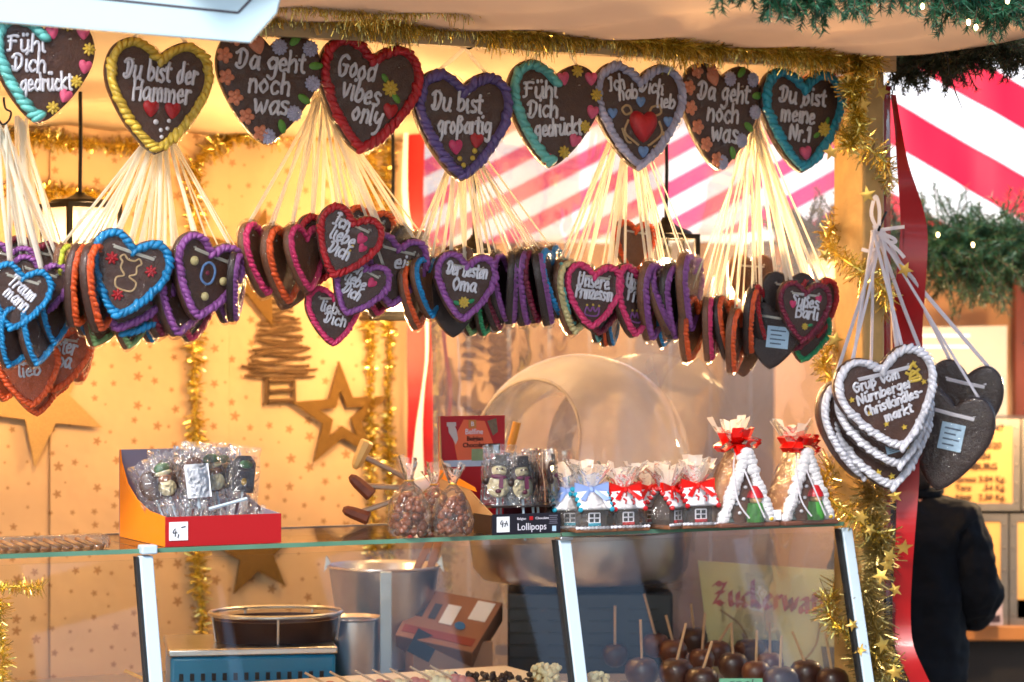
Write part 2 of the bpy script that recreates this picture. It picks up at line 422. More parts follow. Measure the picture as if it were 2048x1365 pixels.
# window wall between post and inner corner
A = Vector((.735, 5.665, 0)); Wd = (Cw-A); WL = Wd.length; Wn = Wd.normalized()
def WP(px, py, off=0):
    "point on the window wall seen at that pixel"
    q = (px-1024)*K; t = (A.x-q*A.y)/(q*Wn.y-Wn.x); p = A+Wn*t
    n = Vector((Wn.y, -Wn.x, 0));  n = n if n.y < 0 else -n
    r = P(px, py, p.y); return r+n*off
fr = MB()
def wquad(mb, px0, px1, ya0, ya1, yb0, yb1, off, th):
    q = [WP(px0, ya0, off), WP(px1, ya1, off), WP(px1, yb1, off), WP(px0, yb0, off)]
    q2 = [WP(px0, ya0, off-th), WP(px1, ya1, off-th), WP(px1, yb1, off-th), WP(px0, yb0, off-th)]
    mb.hexa(q, q2)
wquad(fr, 815, 1668, 231, 128, 262, 168, .012, .02)
part('window_valance', fr, mat('red_trim', '#c81a10', .4, 0, .1, 15), stall, world=True)
pv = MB()
NX, NZ = 20, 12; vs = []
pa, pb = A-Wn*.0, Cw
for j in range(NZ+1):
    for i in range(NX+1):
        p = pa.lerp(pb, i/NX); z = .45+(EYE+.6-.45)*j/NZ
        n = Vector((Wn.y, -Wn.x, 0)); p = p+n*(.006*sin(i*1.3+j*.7)+.004*sin(j*1.9))
        vs.append((p.x, p.y, z))
pv.add(vs, [(j*(NX+1)+i, j*(NX+1)+i+1, (j+1)*(NX+1)+i+1, (j+1)*(NX+1)+i) for j in range(NZ) for i in range(NX)])
part('window_pane', pv, PVC, stall, world=True, angle=80)
jb = MB(); wquad(jb, 793, 812, 250, 250, 1500, 1500, .03, .05)
part('window_jamb', jb, mat('cream_post', '#ead3b0', .6, 0, .1, 12), stall, world=True)
# red and white tarpaulin edges rolled beside the window
def pxstrip(pts, dfun, th, wav=0):
    "band through (px, py, width px); real thickness"
    mb = MB(); fr = []
    n = len(pts); a = []; 
    sp = spline([(x, y, w) for x, y, w in pts], 4)
    for i, q in enumerate(sp):
        d = dfun(q.y)+wav*sin(i*.55)
        a.append((P(q.x-q.z/2, q.y, d+wav*.5*sin(i*.4)), P(q.x+q.z/2, q.y, d-wav*.5*sin(i*.4))))
    vs = []
    for l_, r_ in a: vs += [l_, r_, r_+Vector((0, th, 0)), l_+Vector((0, th, 0))]
    fs = [(3, 2, 1, 0), tuple(len(vs)-4+k for k in range(4))]
    for i in range(len(a)-1):
        for k in range(4): fs.append((4*i+k, 4*i+(k+1) % 4, 4*i+4+(k+1) % 4, 4*i+4+k))
    return mb.add(vs, fs)
dJ = WP(830, 600).y-.03
part('tarpaulin_edge', pxstrip([(832, 225, 40), (832, 300, 34), (830, 420, 34), (836, 560, 44), (838, 700, 50), (840, 800, 50), (840, 900, 52), (840, 1000, 50), (838, 1080, 46)], lambda y: dJ-.07, .01, .006), REDV, stall, world=True)
part('tarpaulin_fold', pxstrip([(812, 262, 9), (812, 420, 12), (848, 560, 8), (854, 700, 6), (846, 780, 6), (838, 860, 14), (836, 940, 24), (838, 960, 28)], lambda y: dJ-.095, .004), mat('white_vinyl', '#e4e2ea', .35, 0, .08, 20), stall, world=True)

# hanging PVC sheet with its red edging right of the post
eg = [(1787, 190, 8), (1796, 255, 10), (1806, 330, 18), (1822, 410, 34), (1828, 470, 42), (1822, 560, 46), (1815, 660, 46), (1817, 740, 44), (1813, 860, 40), (1815, 960, 36),
      (1812, 1050, 30), (1806, 1150, 28), (1803, 1230, 28), (1808, 1290, 29), (1828, 1340, 30), (1855, 1400, 30), (1870, 1480, 30)]
DP = fd(1760)-.03
curt = thing('clear_curtain', 'clear plastic weather curtain with wavy red edging beside the corner post', 'curtain', P(1815, 1365, DP))
part('red_edging', pxstrip([(a_, b_, c_*1.3) for a_, b_, c_ in eg], lambda y: DP-.01+.025*sin(y*.011), .004, .012), REDV, curt, world=True)
cs = MB(); vs = []
for x, y, w in spline(eg, 3):
    d = DP+.025*sin(y*.011)
    for f in (0, .35, .7, 1): vs.append(P(1772+(x-w/2+2-1772)*f, y, d+.012*sin(f*7+y*.02)))
nR = len(vs)//4
cs.add(vs, [(4*i+k, 4*i+k+1, 4*i+4+k+1, 4*i+4+k) for i in range(nR-1) for k in range(3)])
part('clear_sheet', cs, clear('curtain_pvc', (.95, .93, .93), .9, .05, .5, 9, veil=.07), curt, world=True, angle=80)

# ---- neighbouring stall behind: striped roof, timber wall, tea counter
DR = 7.5
nb = thing('striped_tent_stall', 'neighbouring stall under a red and white striped tarpaulin', 'market stall', (0, 0, EYE))
KD = K*DR
mR = stripes('red_white_tarp', '#f6f8fb', '#f00638', .64, (682-195)*KD+.64*776*KD, 205*KD, .49)
def sheet(q, nx, nz, amp):
    vs = []
    for j in range(nz+1):
        for i in range(nx+1):
            p = q[0].lerp(q[1], i/nx).lerp(q[3].lerp(q[2], i/nx), j/nz); e = sin(pi*i/nx)*sin(pi*j/nz)
            vs.append(p+Vector((0, amp*(sin(i*.9+j*.35)+.6*sin(i*.31-j*.8)+.4*sin(i*1.9)), -.03*e)))
    return MB().add(vs, [(j*(nx+1)+i, j*(nx+1)+i+1, (j+1)*(nx+1)+i+1, (j+1)*(nx+1)+i) for j in range(nz) for i in range(nx)])
rp = sheet([P(1752, 455, DR-.1), P(2420, 455, DR-.1), P(2420, -60, DR+.35), P(1752, -60, DR+.35)], 26, 16, .008)
o = part('roof_panel', rp, mR, nb, world=True); sd = o.modifiers.new('s', 'SOLIDIFY'); sd.thickness = .004
KL = K*7.9
mL = stripes('pink_white_tarp', '#fafaff', '#ea2078', -.55, .232, .125, .47)
rp = sheet([P(700, 500, 7.8), P(1765, 455, 7.8), P(1765, 60, 8.3), P(700, 60, 8.3)], 36, 12, .012)
o = part('roof_panel', rp, mL, nb, world=True); sd = o.modifiers.new('s', 'SOLIDIFY'); sd.thickness = .004
bw = MB()
for i in range(26):
    x0 = -1.2+i*.14; bw.box((x0, 8.7, .75), (.136, .03, 2.3-.01*(i % 3)))
part('timber_wall', bw, mat('brown_boards', '#7c6052', .75, 0, .3, 5, bump=.4, bscale=20), nb, world=True)
part('roof_top', MB().box((.6, 8.5, EYE+1.02), (4.6, 1.6, .04)), mat('roof_sheet', '#6b5a48'), nb, world=True)

# tea stall at the right
tea = thing('tea_counter', 'orange lit wooden counter of the tea stall at the right edge', 'counter', P(1950, 1365, 7.4))
cb = MB(); cb.hexa([P(1700, 1252, 7.2), P(2300, 1252, 7.2), P(2300, 1282, 7.2), P(1700, 1282, 7.2)], [P(1700, 1252, 7.9), P(2300, 1252, 7.9), P(2300, 1282, 7.9), P(1700, 1282, 7.9)])
part('counter_top', cb, mat('orange_wood', '#b8763a', .45, 0, .25, 12), tea, world=True, bevel=.004)
cb = MB(); cb.box((P(1980, 0, 7.5).x, 7.5, .4), (1.4, .5, .8)); part('counter_front', cb, mat('dark_wood', '#1d1713', .7), tea, world=True)
cb = MB(); cb.box((P(2050, 0, 8.0).x, 8.02, 1.2), (1.6, .03, 2.0)); part('back_panel', cb, mat('amber_boards', '#c08a58', .6, 0, .2, 6), tea, world=True)
cb = MB(); cb.box((P(2060, 0, 7.8).x+.02, 7.9, 1.35), (.1, .06, 1.2)); part('side_post', cb, mat('red_brown_wood', '#7a2a10', .5), tea, world=True)
bd = thing('notice_board', 'pale metal notice board with blurred lines behind the dark hearts', 'board', P(1925, 1000, 7.65))
b = MB(); b.hexa([P(1822, 655, 7.6), P(2014, 652, 7.6), P(2014, 1010, 7.6), P(1822, 1010, 7.6)], [P(1822, 655, 7.63), P(2014, 652, 7.63), P(2014, 1010, 7.63), P(1822, 1010, 7.63)])
part('panel', b, mat('grey_metal_board', '#a89a86', .55, .15, .15, 8), bd, world=True)
for x0, x1, y in ((1838, 1940, 672), (1842, 1945, 694), (1970, 2006, 768)):
    b = MB(); b.hexa([P(x0, y-3, 7.597), P(x1, y-3, 7.597), P(x1, y+3, 7.597), P(x0, y+3, 7.597)], [P(x0, y-3, 7.603), P(x1, y-3, 7.603), P(x1, y+3, 7.603), P(x0, y+3, 7.603)])
    part('faded_line', b, WHITEP, bd, world=True)
INK = mat('brown_ink', '#3a2312', .7, 0, .2, 50)
PLY = mat('plywood', '#dca35a', .6, 0, .18, 10, bump=.2, bscale=60)
ALU = mat('dull_metal_strip', '#8f8478', .4, .8, .2, 30)
def tea_crate(x0, x1, y0, y1, label, lines, globe=False, d=7.25):
    t = thing('tea_crate', label, 'tea crate', P((x0+x1)/2, y1, d), group='plywood tea crates')
    k = K*d; w = (x1-x0)*k; h = (y1-y0)*k
    part('crate_body', MB().box((0, .17, h/2), (w-.004, .34, h-.004)), PLY, t, bevel=.003)
    e = MB(); s = .022
    for sx in (-1, 1): e.box((sx*(w/2-s/2), .17, h/2), (s, .348, h))
    for z in (s/2, h-s/2): e.box((0, .17, z), (w-2*s, .348, s))
    r = e
    for sx in (-1, 1):
        for q in range(5): r.ball((sx*(w/2-s/2), -.005, h*(q+.5)/5), .004, nu=6, nv=4)
    part('metal_edging', e, ALU, t)
    for txt, px, py, sz, al in lines:
        p = P(px, py, d-.004); o = part('lettering', text_mesh(txt, sz, INK, align=al, bold=.0006), None, t); o.location = (p.x-t.location.x, -.006, p.z-t.location.z)
    if globe:
        gm = MB(); c = P(1917, 1074, d)
        for a0, a1, r0, r1 in ((.6, 2.5, .45, 1), (3.3, 4.6, .3, 1), (5.0, 6.0, .55, 1)):
            pts = [(cos(a0+(a1-a0)*i/6)*r1, sin(a0+(a1-a0)*i/6)*r1) for i in range(7)]+[(cos(a1+(a0-a1)*i/6)*r0, sin(a1+(a0-a1)*i/6)*r0) for i in range(7)]
            gm.prism([(c.x-t.location.x+x*.02, c.z-t.location.z+z*.02) for x, z in pts], -.0065, -.001)
        part('globe_mark', gm, mat('green_ink', '#3f6e3c', .7), t)
    return t
tea_crate(1858, 2040, 838, 1022, 'upper tea crate stencilled with numbers and weights in kilograms',
    [('2047', 1990, 857, .026, 'CENTER'), ('08', 1977, 875, .026, 'CENTER'), ('2020', 1985, 892, .026, 'CENTER'), ('104', 1968, 914, .026, 'CENTER'), ('HAMBURG', 1995, 934, .026, 'RIGHT'),
     ('Gross 3.04 Kg.', 2012, 959, .024, 'RIGHT'), ('Tare     .54 Kg.', 2012, 976, .024, 'RIGHT'), ('Nett   2.50 Kg.', 2012, 995, .024, 'RIGHT')])
tea_crate(1862, 2016, 1028, 1252, 'lower tea crate with green globe mark above the words pure green tea',
    [('PURE', 1931, 1103, .026, 'CENTER'), ('GREEN', 1953, 1126, .026, 'RIGHT'), ('DARJEELING TEA', 1988, 1150, .024, 'RIGHT'), ('PACK OF', 1972, 1177, .024, 'RIGHT')], True)
tea_crate(2043, 2230, 838, 1022, 'upper tea crate cut off by the right edge of the photo', [('PURE', 2140, 900, .03, 'CENTER')])
tea_crate(2019, 2180, 1028, 1252, 'lower tea crate cut off by the right edge of the photo', [('TEA', 2120, 1120, .03, 'CENTER')])
# small photo card leaning on the counter by the crate
pc = thing('picture_card', 'small photo card leaning on the lower tea crate', 'card', P(1985, 1251, 7.16), (radians(-8), 0, radians(6)))
part('card', MB().box((0, 0, .038), (.062, .002, .075)), mat('card_pink', '#b8a0a0', .5, 0, .3, 60), pc)
b = MB(); b.prism([(-.022, .008), (.024, .008), (.022, .03), (.008, .026), (-.004, .05), (-.018, .034)], -.0024, -.001); part('dark_picture', b, mat('card_dark', '#3a2226', .6, 0, .3, 80), pc)

# ---- tinsel, needles
def tube_frame(pts):
    out = []
    for i, p in enumerate(pts):
        t = (pts[min(i+1, len(pts)-1)]-pts[max(i-1, 0)]).normalized(); a = t.orthogonal().normalized(); out.append((p, t, a, t.cross(a)))
    return out
def tinsel(name, label, pts, r, per_m, group=None, m=None, wid=.0019, stars=(), starm=None, drop=0):
    pts = [Vector(p) for p in pts]; t = thing(name, label, 'tinsel garland', pts[0], group=group)
    fr = tube_frame(pts); mb = MB()
    part('core', MB().tube(pts, r*.10, 6), m or GOLD, t, world=True)
    vs = []; fs = []
    for i in range(len(fr)-1):
        L = (fr[i+1][0]-fr[i][0]).length
        for q in range(max(1, int(L*per_m))):
            f = rnd.random(); p, tg, a, b = fr[i]; p = p.lerp(fr[i+1][0], f); w = rnd.random()*2*pi
            dr = (a*cos(w)+b*sin(w)+tg*rnd.uniform(-.55, .55)).normalized()
            if drop: dr = (dr+Vector((0, 0, -drop))).normalized()
            Lr = r*rnd.uniform(.55, 1.15)*(.85+.25*sin(i*.7+f)+.15*sin(i*2.3)); e = p+dr*Lr+Vector((rnd.uniform(-.2, .2)*r, rnd.uniform(-.2, .2)*r, rnd.uniform(-.25, .1)*r))
            s = Vector((rnd.uniform(-1, 1), rnd.uniform(-1, 1), rnd.uniform(-1, 1))).cross(dr).normalized()*wid*.5
            k = len(vs); s2 = Matrix.Rotation(rnd.uniform(.5, 1.5), 3, dr) @ s
            vs += [p-s, p+s, e+s2, e-s2]; fs.append((k, k+1, k+2, k+3))
    mb.add(vs, fs); o = part('tinsel_strands', mb, m or GOLD, t, world=True, smooth=False)
    for x, y, d, sz, rz in stars:
        so = part('foil_star', star_mb(sz, sz*.42, .0015), starm or GOLDF, t)
        so.location = P(x, y, d)-t.location; so.rotation_euler = (rnd.uniform(-.5, .5), rz, rnd.uniform(-.6, .6))
    return t
def star_pts(R, r, n=5, a0=pi/2):
    return [((R if i % 2 == 0 else r)*cos(a0+i*pi/n), (R if i % 2 == 0 else r)*sin(a0+i*pi/n)) for i in range(2*n)]
def star_mb(R, r, th):
    mb = MB(); P_ = star_pts(R, r); n = len(P_)
    mb.add([(x, -th*.3, z) for x, z in P_]+[(x, th*.3, z) for x, z in P_]+[(0, -th*2, 0), (0, th*2, 0)],
           [(2*n, i, (i+1) % n) for i in range(n)]+[(2*n+1, n+(i+1) % n, n+i) for i in range(n)]+[(i, n+i, n+(i+1) % n, (i+1) % n) for i in range(n)])
    return mb
def wobble(pts, amp, per=6):
    pts = spline(pts, per); return [p+Vector((rnd.uniform(-amp, amp), rnd.uniform(-amp, amp), rnd.uniform(-amp, amp))) for p in pts]

# front eave tinsel: two strands
a = [PV(x, y, -.05) for x, y in ((470, 0), (600, 24), (800, 40), (1000, 60), (1200, 75), (1400, 92), (1560, 102), (1690, 114), (1760, 122))]
tinsel('tinsel_garland', 'long gold tinsel garland fringing the front edge of the awning', wobble(a, .004), .045, 5200, 'gold tinsel garlands',
       stars=[(885, 60, 5.08, .016, .3), (858, 78, 5.06, .014, .9), (905, 75, 5.1, .012, .1), (980, 92, 5.12, .012, .6), (745, 62, 5.0, .013, .5), (1700, 158, 5.5, .016, .2)], drop=.35)
a = [PV(x, y, -.18) for x, y in ((520, -20), (640, 6), (760, 14), (900, 6), (960, -14))]
tinsel('tinsel_garland', 'short gold tinsel garland running up out of the top of the photo', wobble(a, .004), .042, 4600, 'gold tinsel garlands')
# back wall tinsel
bwd = vc-.02
def wallpts(l): return [PV(x, y, bwd) for x, y in l]
for lab, pl, r, den in (
    ('gold tinsel along the top of the starred wall at far left', [(-120, 262), (0, 270), (110, 282), (240, 292), (330, 300)], .032, 1800),
    ('gold tinsel running level behind the hanging lantern at left', [(-120, 370), (0, 378), (110, 385), (235, 388)], .030, 2000),
    ('gold tinsel swag curving up behind the dark floral heart', [(386, 350), (400, 318), (440, 288), (510, 270), (600, 262), (700, 262), (760, 258)], .036, 2000),
    ('gold tinsel hanging straight down the middle of the starred wall', [(388, 345), (392, 500), (388, 700), (392, 850), (390, 1000), (398, 1150), (404, 1270)], .033, 1700),
    ('gold tinsel hanging in the corner left of the pale window post', [(742, 262), (744, 450), (740, 650), (744, 850), (742, 1000), (746, 1100), (742, 1180)], .024, 1900),
    ('gold tinsel nearest to the pale window post, hanging full height', [(778, 262), (774, 450), (778, 650), (776, 850), (780, 1000), (778, 1100), (782, 1200)], .022, 1900)):
    tinsel('tinsel_garland', lab, wobble(wallpts(pl), .004), r, den, 'gold tinsel garlands', wid=.004)
# tinsel inside the display case at far left
a = [P(x, y, 5.5) for x, y in ((-80, 1168), (0, 1172), (84, 1176))]
tinsel('tinsel_garland', 'short gold tinsel lying level inside the case at far left', wobble(a, .003), .025, 2600, 'gold tinsel garlands')
a = [P(x, y, 5.45) for x, y in ((2, 1200), (0, 1260), (4, 1320), (-2, 1400))]
tinsel('tinsel_garland', 'short gold tinsel hanging down inside the case at far left', wobble(a, .003), .028, 2600, 'gold tinsel garlands')
# post tinsel: wound round the corner post, with foil stars
h = []
for i in range(90):
    f = i/89; py = 135+(1420-135)*f; an = f*2*pi*5.2
    c = P(1712+6*sin(f*9), py, fd(1700)+.05)
    h.append(c+U*(.062*cos(an))+V*(.085*sin(an)))
sl = []
for x, y, s in ((1725, 210, .022), (1700, 150, .018), (1735, 390, .02), (1650, 510, .017), (1700, 128, .015), (1765, 185, .02), (1810, 540, .02), (1670, 680, .02), (1662, 305, .02), (1790, 992, .018), (1722, 1035, .02), (1808, 1096, .022), (1780, 1112, .02), (1775, 1130, .02), (1762, 1152, .02), (1790, 1180, .018), (1765, 1290, .022), (1790, 1345, .02), (1720, 1300, .016), (1705, 1250, .015), (1740, 1060, .016)):
    sl.append((x, y, fd(1740)-.10+rnd.uniform(-.01, .01), s, rnd.uniform(0, 1.2)))
tinsel('tinsel_garland', 'gold tinsel with foil stars wound round the wooden corner post', h, .042, 1500, 'gold tinsel garlands', stars=sl, wid=.0026)
a = [P(x, y, fd(1700)-.06) for x, y in ((1690, 105), (1700, 135), (1690, 190), (1700, 240), (1680, 290))]
tinsel('tinsel_garland', 'thick bunch of gold tinsel at the top of the corner post', wobble([q+Vector((.02, 0, 0)) for q in a], .012), .036, 3800, 'gold tinsel garlands', wid=.0026)
a = [P(x, y, fd(1770)-.06) for x, y in ((1752, 960), (1745, 1040), (1758, 1110), (1735, 1180), (1755, 1250), (1740, 1320), (1760, 1420))]
tinsel('tinsel_garland', 'dull gold tinsel hanging beside the right strut of the glass case', wobble(a, .015), .05, 3600, 'gold tinsel garlands', wid=.0022, m=mat('dull_tinsel', '#a8935a', .3, .9, .35, 60))

NEEDLE = mat('fir_needles', '#1d5a52', .45, 0, .5, 22, spec=.6, c2='#2f6a34')
NEEDLED = mat('dark_fir_needles', '#26351f', .5, 0, .5, 22, c2='#4a4a2c')
BARK = mat('twig_bark', '#4a3524', .8)
BULB = mat('fairy_bulb', '#ffe9b0', .4, emit=5, ecol=(1, .75, .35))
def fir(label, pts, r, twigs, m, bulbs=(), nl=.022, per=64, down=.25, bulbd=None):
    pts = [Vector(p) for p in pts]; t = thing('fir_garland', label, 'fir garland', pts[0], group='fir garlands')
    part('stem', MB().tube(pts, .006, 6), BARK, t, world=True)
    vs = []; fs = []; tw = MB()
    for _ in range(twigs):
        f = rnd.random()*(len(pts)-1); i = min(int(f), len(pts)-2); p = pts[i].lerp(pts[i+1], f-i); tg = (pts[i+1]-pts[i]).normalized()
        a = tg.orthogonal().normalized(); b = tg.cross(a); w = rnd.random()*2*pi
        dr = (a*cos(w)+b*sin(w)+tg*rnd.choice((-1, 1))*rnd.uniform(.1, 1.0)+Vector((0, 0, -down))).normalized()
        L = r*rnd.uniform(.6, 1.2); e = p+dr*L+Vector((0, 0, -L*.25*rnd.random()))
        tw.tube([p, p.lerp(e, .5)+Vector((0, 0, .004)), e], .0014, 4)
        da = dr.orthogonal().normalized(); db = dr.cross(da)
        for q in range(per):
            g = .12+.88*q/per; c = p.lerp(e, g); w = rnd.random()*2*pi
            nd = ((da*cos(w)+db*sin(w))*.85+dr*rnd.uniform(.45, .95)).normalized(); ll = nl*rnd.uniform(.7, 1.15)*(1.1-.35*g)
            s = nd.cross(Vector((rnd.uniform(-1, 1), rnd.uniform(-1, 1), rnd.uniform(-1, 1)))).normalized()*.0009
            k = len(vs); vs += [c-s*1.5, c+s*1.5, c+nd*ll]; fs.append((k, k+1, k+2))
    mb = MB(); mb.add(vs, fs); part('fir_needles', mb, m, t, world=True, smooth=False); part('twig', tw, BARK, t, world=True)
    for x, y, d in bulbs:
        p = P(x, y, d)-t.location
        bo = part('fairy_light', MB().ball((0, 0, 0), (.0038, .0038, .006), nu=8, nv=6), BULB, t); bo.location = p
    return t
a = [PV(x, y, -.80) for x, y in ((1440, -60), (1560, -38), (1660, -22), (1740, -46), (1830, -50), (1920, -12), (2000, -2), (2120, 10), (2250, 16))]
fir('fir garland with fairy lights along the front of the awning at top right', spline(a, 4), .066, 420, NEEDLE, [(1845, 13, 4.66), (1937, 45, 4.68), (1952, 55, 4.7), (2015, 2, 4.68)])
a = [ST(UP+.08, .05, EYE+.63), ST(UP+.12, -.08, EYE+.64), ST(UP+.16, -.22, EYE+.645), ST(UP+.22, -.40, EYE+.645), ST(UP+.30, -.62, EYE+.64)]
fir('dark fir garland hanging under the right edge of the awning', spline(a, 5), .07, 620, NEEDLED, down=.1)
a = [P(x, y, 6.55) for x, y in ((1580, 478), (1700, 470), (1850, 480), (1920, 486), (1980, 492), (2060, 476), (2160, 470), (2260, 480))]
fir('thick fir garland with fairy lights across the tea stall roof edge', spline(a, 4), .155, 720, mat('green_fir_needles', '#1c4a3a', .45, 0, .5, 16, spec=.6, c2='#44693a'),
    [(1946, 490, 6.42), (1876, 470, 6.42), (1849, 538, 6.42)], nl=.03, per=70)
ct = thing('cable_tie', 'black cable tie hanging loose below the dark fir garland', 'cable tie', P(1900, 130, 5.2))
part('tail', MB().tube([P(1893, 110, 5.2), P(1900, 150, 5.2), P(1911, 185, 5.2), P(1925, 219, 5.2)], [.0016, .0016, .0014, .0008], 5), BLACKM, ct, world=True)
part('lock_head', MB().box((0, 0, 0), (.007, .006, .009)), BLACKM, ct).location = P(1893, 108, 5.2)-ct.location
# ================================================================ gingerbread hearts
GING = mat('gingerbread', '#472718', .55, 0, .4, 22, bump=.5, bscale=75, coat=.4, coatbump=.5, cscale=14)
GINGB = mat('dark_gingerbread', '#2c1a15', .6, 0, .45, 22, bump=.7, bscale=60, coat=.25, coatbump=.3, cscale=18)
CRUST = mat('brown_crust', '#7a4a2a', .6, 0, .45, 22, bump=.8, bscale=80, coat=.5, coatbump=.6, cscale=20)
RIB = mat('satin_ribbon', '#fffaf0', .35, 0, .04, 60, transl=.72)
RIBW = mat('white_ribbon', '#e9e4ea', .35, 0, .06, 60, transl=.3)
ICEW = mat('white_icing', '#dcdae2', .45, 0, .06, 60, coat=.3)
def ice(name, c): return mat(name+'_icing', c, .5, 0, .22, 40, coat=.22, coatbump=.5, cscale=25, bump=.35, bscale=110)
IC = {'turq': ice('turquoise', '#62b4ae'), 'yellow': ice('yellow', '#d8b53e'), 'red': ice('red', '#b50c18'), 'purple': ice('purple', '#5d4a86'), 'lilac': ice('pale_lilac', '#b4b2cc'),
      'teal': ice('teal', '#1f93ad'), 'blue': ice('blue', '#0a84bd'), 'violet': ice('violet', '#8c4a92'), 'orange': ice('orange', '#e8591c'), 'pink': ice('pink', '#d8336a'),
      'maroon': ice('maroon', '#7a1233'), 'green': ice('pale_green', '#86a86a'), 'lime': ice('lime', '#c4c83a'), 'white': ice('white', '#ecebee'), 'apricot': ice('apricot', '#e08a64'),
      'leaf': ice('leaf_green', '#5f9a2e'), 'sky': ice('sky_blue', '#6f95cc'), 'cream': ice('cream', '#d8c68a'), 'beige': ice('beige', '#c4a274'), 'rose': ice('rose', '#e0587e'), 'emerald': ice('emerald', '#1f8f5a')}
HP = [(0, .345), (.08, .415), (.21, .475), (.34, .455), (.45, .36), (.5, .21), (.485, .05), (.41, -.12), (.28, -.32), (.12, -.49), (0, -.56)]
full = HP+[(-x, z) for x, z in HP[-2:0:-1]]
_r = spline([(x, 0, z) for x, z in HP], 5)
OUT = [(p.x, p.z) for p in _r]+[(-p.x, p.z) for p in _r[-2:0:-1]]
def inset(pts, d):
    n = len(pts); o = []
    for i in range(n):
        a = Vector(pts[i-1]); b = Vector(pts[i]); c = Vector(pts[(i+1) % n]); t = (c-a).normalized(); nn = Vector((t.y, -t.x))
        q = b+nn*d
        if i == 0: q = Vector((0, b.y-d*1.25))
        o.append((q.x, q.y))
    return o
# outline runs clockwise (seen from the front), so (t.y,-t.x) points inwards
def cookie_mesh(m, th=.11, soft=.022):
    mb = MB(); vs = []; rings = []
    for d, y in ((.05, -th/2), (.018, -th/2+.004), (.004, -th/2+soft*.6), (0, -th*.18), (0, th*.15), (.006, th/2-soft*.5), (.03, th/2)):
        rings.append([(x, y, z) for x, z in inset(OUT, d)])
    n = len(OUT)
    for r in rings: vs += r
    fs = [(j*n+i, j*n+(i+1) % n, (j+1)*n+(i+1) % n, (j+1)*n+i) for j in range(len(rings)-1) for i in range(n)]
    # domed front and flat back, fanned by rows to the middle
    for ri, y in ((0, -th/2-.006), (len(rings)-1, th/2)):
        c = len(vs); base = ri*n; sc = .5
        vs += [(x*sc, y, z*sc-.01) for x, _, z in rings[ri]]
        fs += [(base+i, base+(i+1) % n, c+(i+1) % n, c+i) for i in range(n)]
        k = len(vs); vs.append((0, y-.002 if ri == 0 else y, 0)); fs += [(c+i, c+(i+1) % n, k) for i in range(n)]
    mb.add(vs, fs); return mesh_of('gingerbread', mb, m, angle=60)
CK = {}
def cookie(kind):
    if kind not in CK: CK[kind] = cookie_mesh({'g': GING, 'b': GINGB, 'c': CRUST, 'o': mat('orange_foil', '#b8501c', .3, .25, .4, 40, bump=.8, bscale=60, coat=1, coatbump=1, cscale=30)}[kind])
    return CK[kind]
def resample(pts, n, closed=True):
    P_ = [Vector(p) for p in pts]; 
    if closed: P_.append(P_[0])
    L = [0]
    for i in range(1, len(P_)): L.append(L[-1]+(P_[i]-P_[i-1]).length)
    out = []; j = 0
    for k in range(n):
        s = L[-1]*k/(n if closed else n-1)
        while j < len(L)-2 and L[j+1] < s: j += 1
        f = (s-L[j])/max(1e-9, L[j+1]-L[j]); p = P_[j].lerp(P_[j+1], min(1, f)); t = (P_[j+1]-P_[j]).normalized(); out.append((p, t))
    return out
BM = {}
TH = .11
def border_mesh(color, mode, r, n):
    key = (color, mode, r, n)
    if key in BM: return BM[key]
    pts = [Vector(p) for p in inset(OUT, r*.86)]
    N = len(pts)
    if mode == 'left': pts = pts[N//2:]+[pts[0]]+[]
    elif mode == 'right': pts = pts[:N//2+1]
    mb = MB(); rr = random.Random(hash(color) % 97)
    for p, t in resample(pts, n, mode == 'full'):
        a = atan2(t.y, t.x)+.62+rr.uniform(-.28, .28); R = Matrix.Rotation(-a, 3, 'Y')
        s = rr.uniform(.8, 1.18)
        mb.ball((p.x+rr.uniform(-.1, .1)*r, -TH/2-r*rr.uniform(.15, .4), p.y+rr.uniform(-.1, .1)*r), (r*1.12*s, r*.72, r*.58*rr.uniform(.8, 1.15)), nu=8, nv=6, R=R)
    mb.tube([(p.x, -TH/2, p.y) for p in pts], r*.72, 6, flat=.8, closed=(mode == 'full'))
    BM[key] = mesh_of('icing_border', mb, IC[color], angle=70)
    return BM[key]
def mini_heart(mb, x, z, s, y=-TH/2-.02, rot=0, dome=.5):
    o = resample([(a, b) for a, b in OUT], 24); R = Matrix.Rotation(rot, 2); c = len(mb.v)
    vs = []
    for sc, yy in ((1, y+.02), (.95, y), (.6, y-s*.22*dome), (.25, y-s*.3*dome)):
        for p, t in o:
            q = R @ (p*s*sc); vs.append((x+q.x, yy, z+q.y))
    n = 24; fs = [(j*n+i, j*n+(i+1) % n, (j+1)*n+(i+1) % n, (j+1)*n+i) for j in range(3) for i in range(n)]+[tuple(3*n+i for i in range(n))]
    mb.add(vs, fs)
def flower(mb, x, z, s, k=8, y=-TH/2-.016):
    for i in range(k):
        a = 2*pi*i/k
        mb.ball((x+cos(a)*s*.58, y, z+sin(a)*s*.58), (s*.5, s*.3, s*(.42 if k < 7 else .26)), nu=6, nv=4, R=Matrix.Rotation(-a, 3, 'Y'))
    mb.ball((x, y-.012, z), (s*.35, s*.3, s*.35), nu=8, nv=4)
def leaf(mb, x, z, s, rot, y=-TH/2-.012):
    mb.ball((x, y, z), (s, s*.25, s*.55), nu=8, nv=5, R=Matrix.Rotation(-rot, 3, 'Y'))
def dot(mb, x, z, s, y=-TH/2-.014): mb.ball((x, y, z), (s, s*.7, s), nu=8, nv=5)
STK = mat('price_sticker', '#a9c6dc', .5, 0, .06, 30)
STKI = mat('sticker_print', '#4a5a70', .6)
n_wrap = [0]; WM_ = {}
HWRAP = clear('heart_wrapper', (.995, .995, .995), .45, .04, .45, 16)
EWRAP = clear('wrapper_sides', (.995, .995, .995), .55, .05, .5, 18)
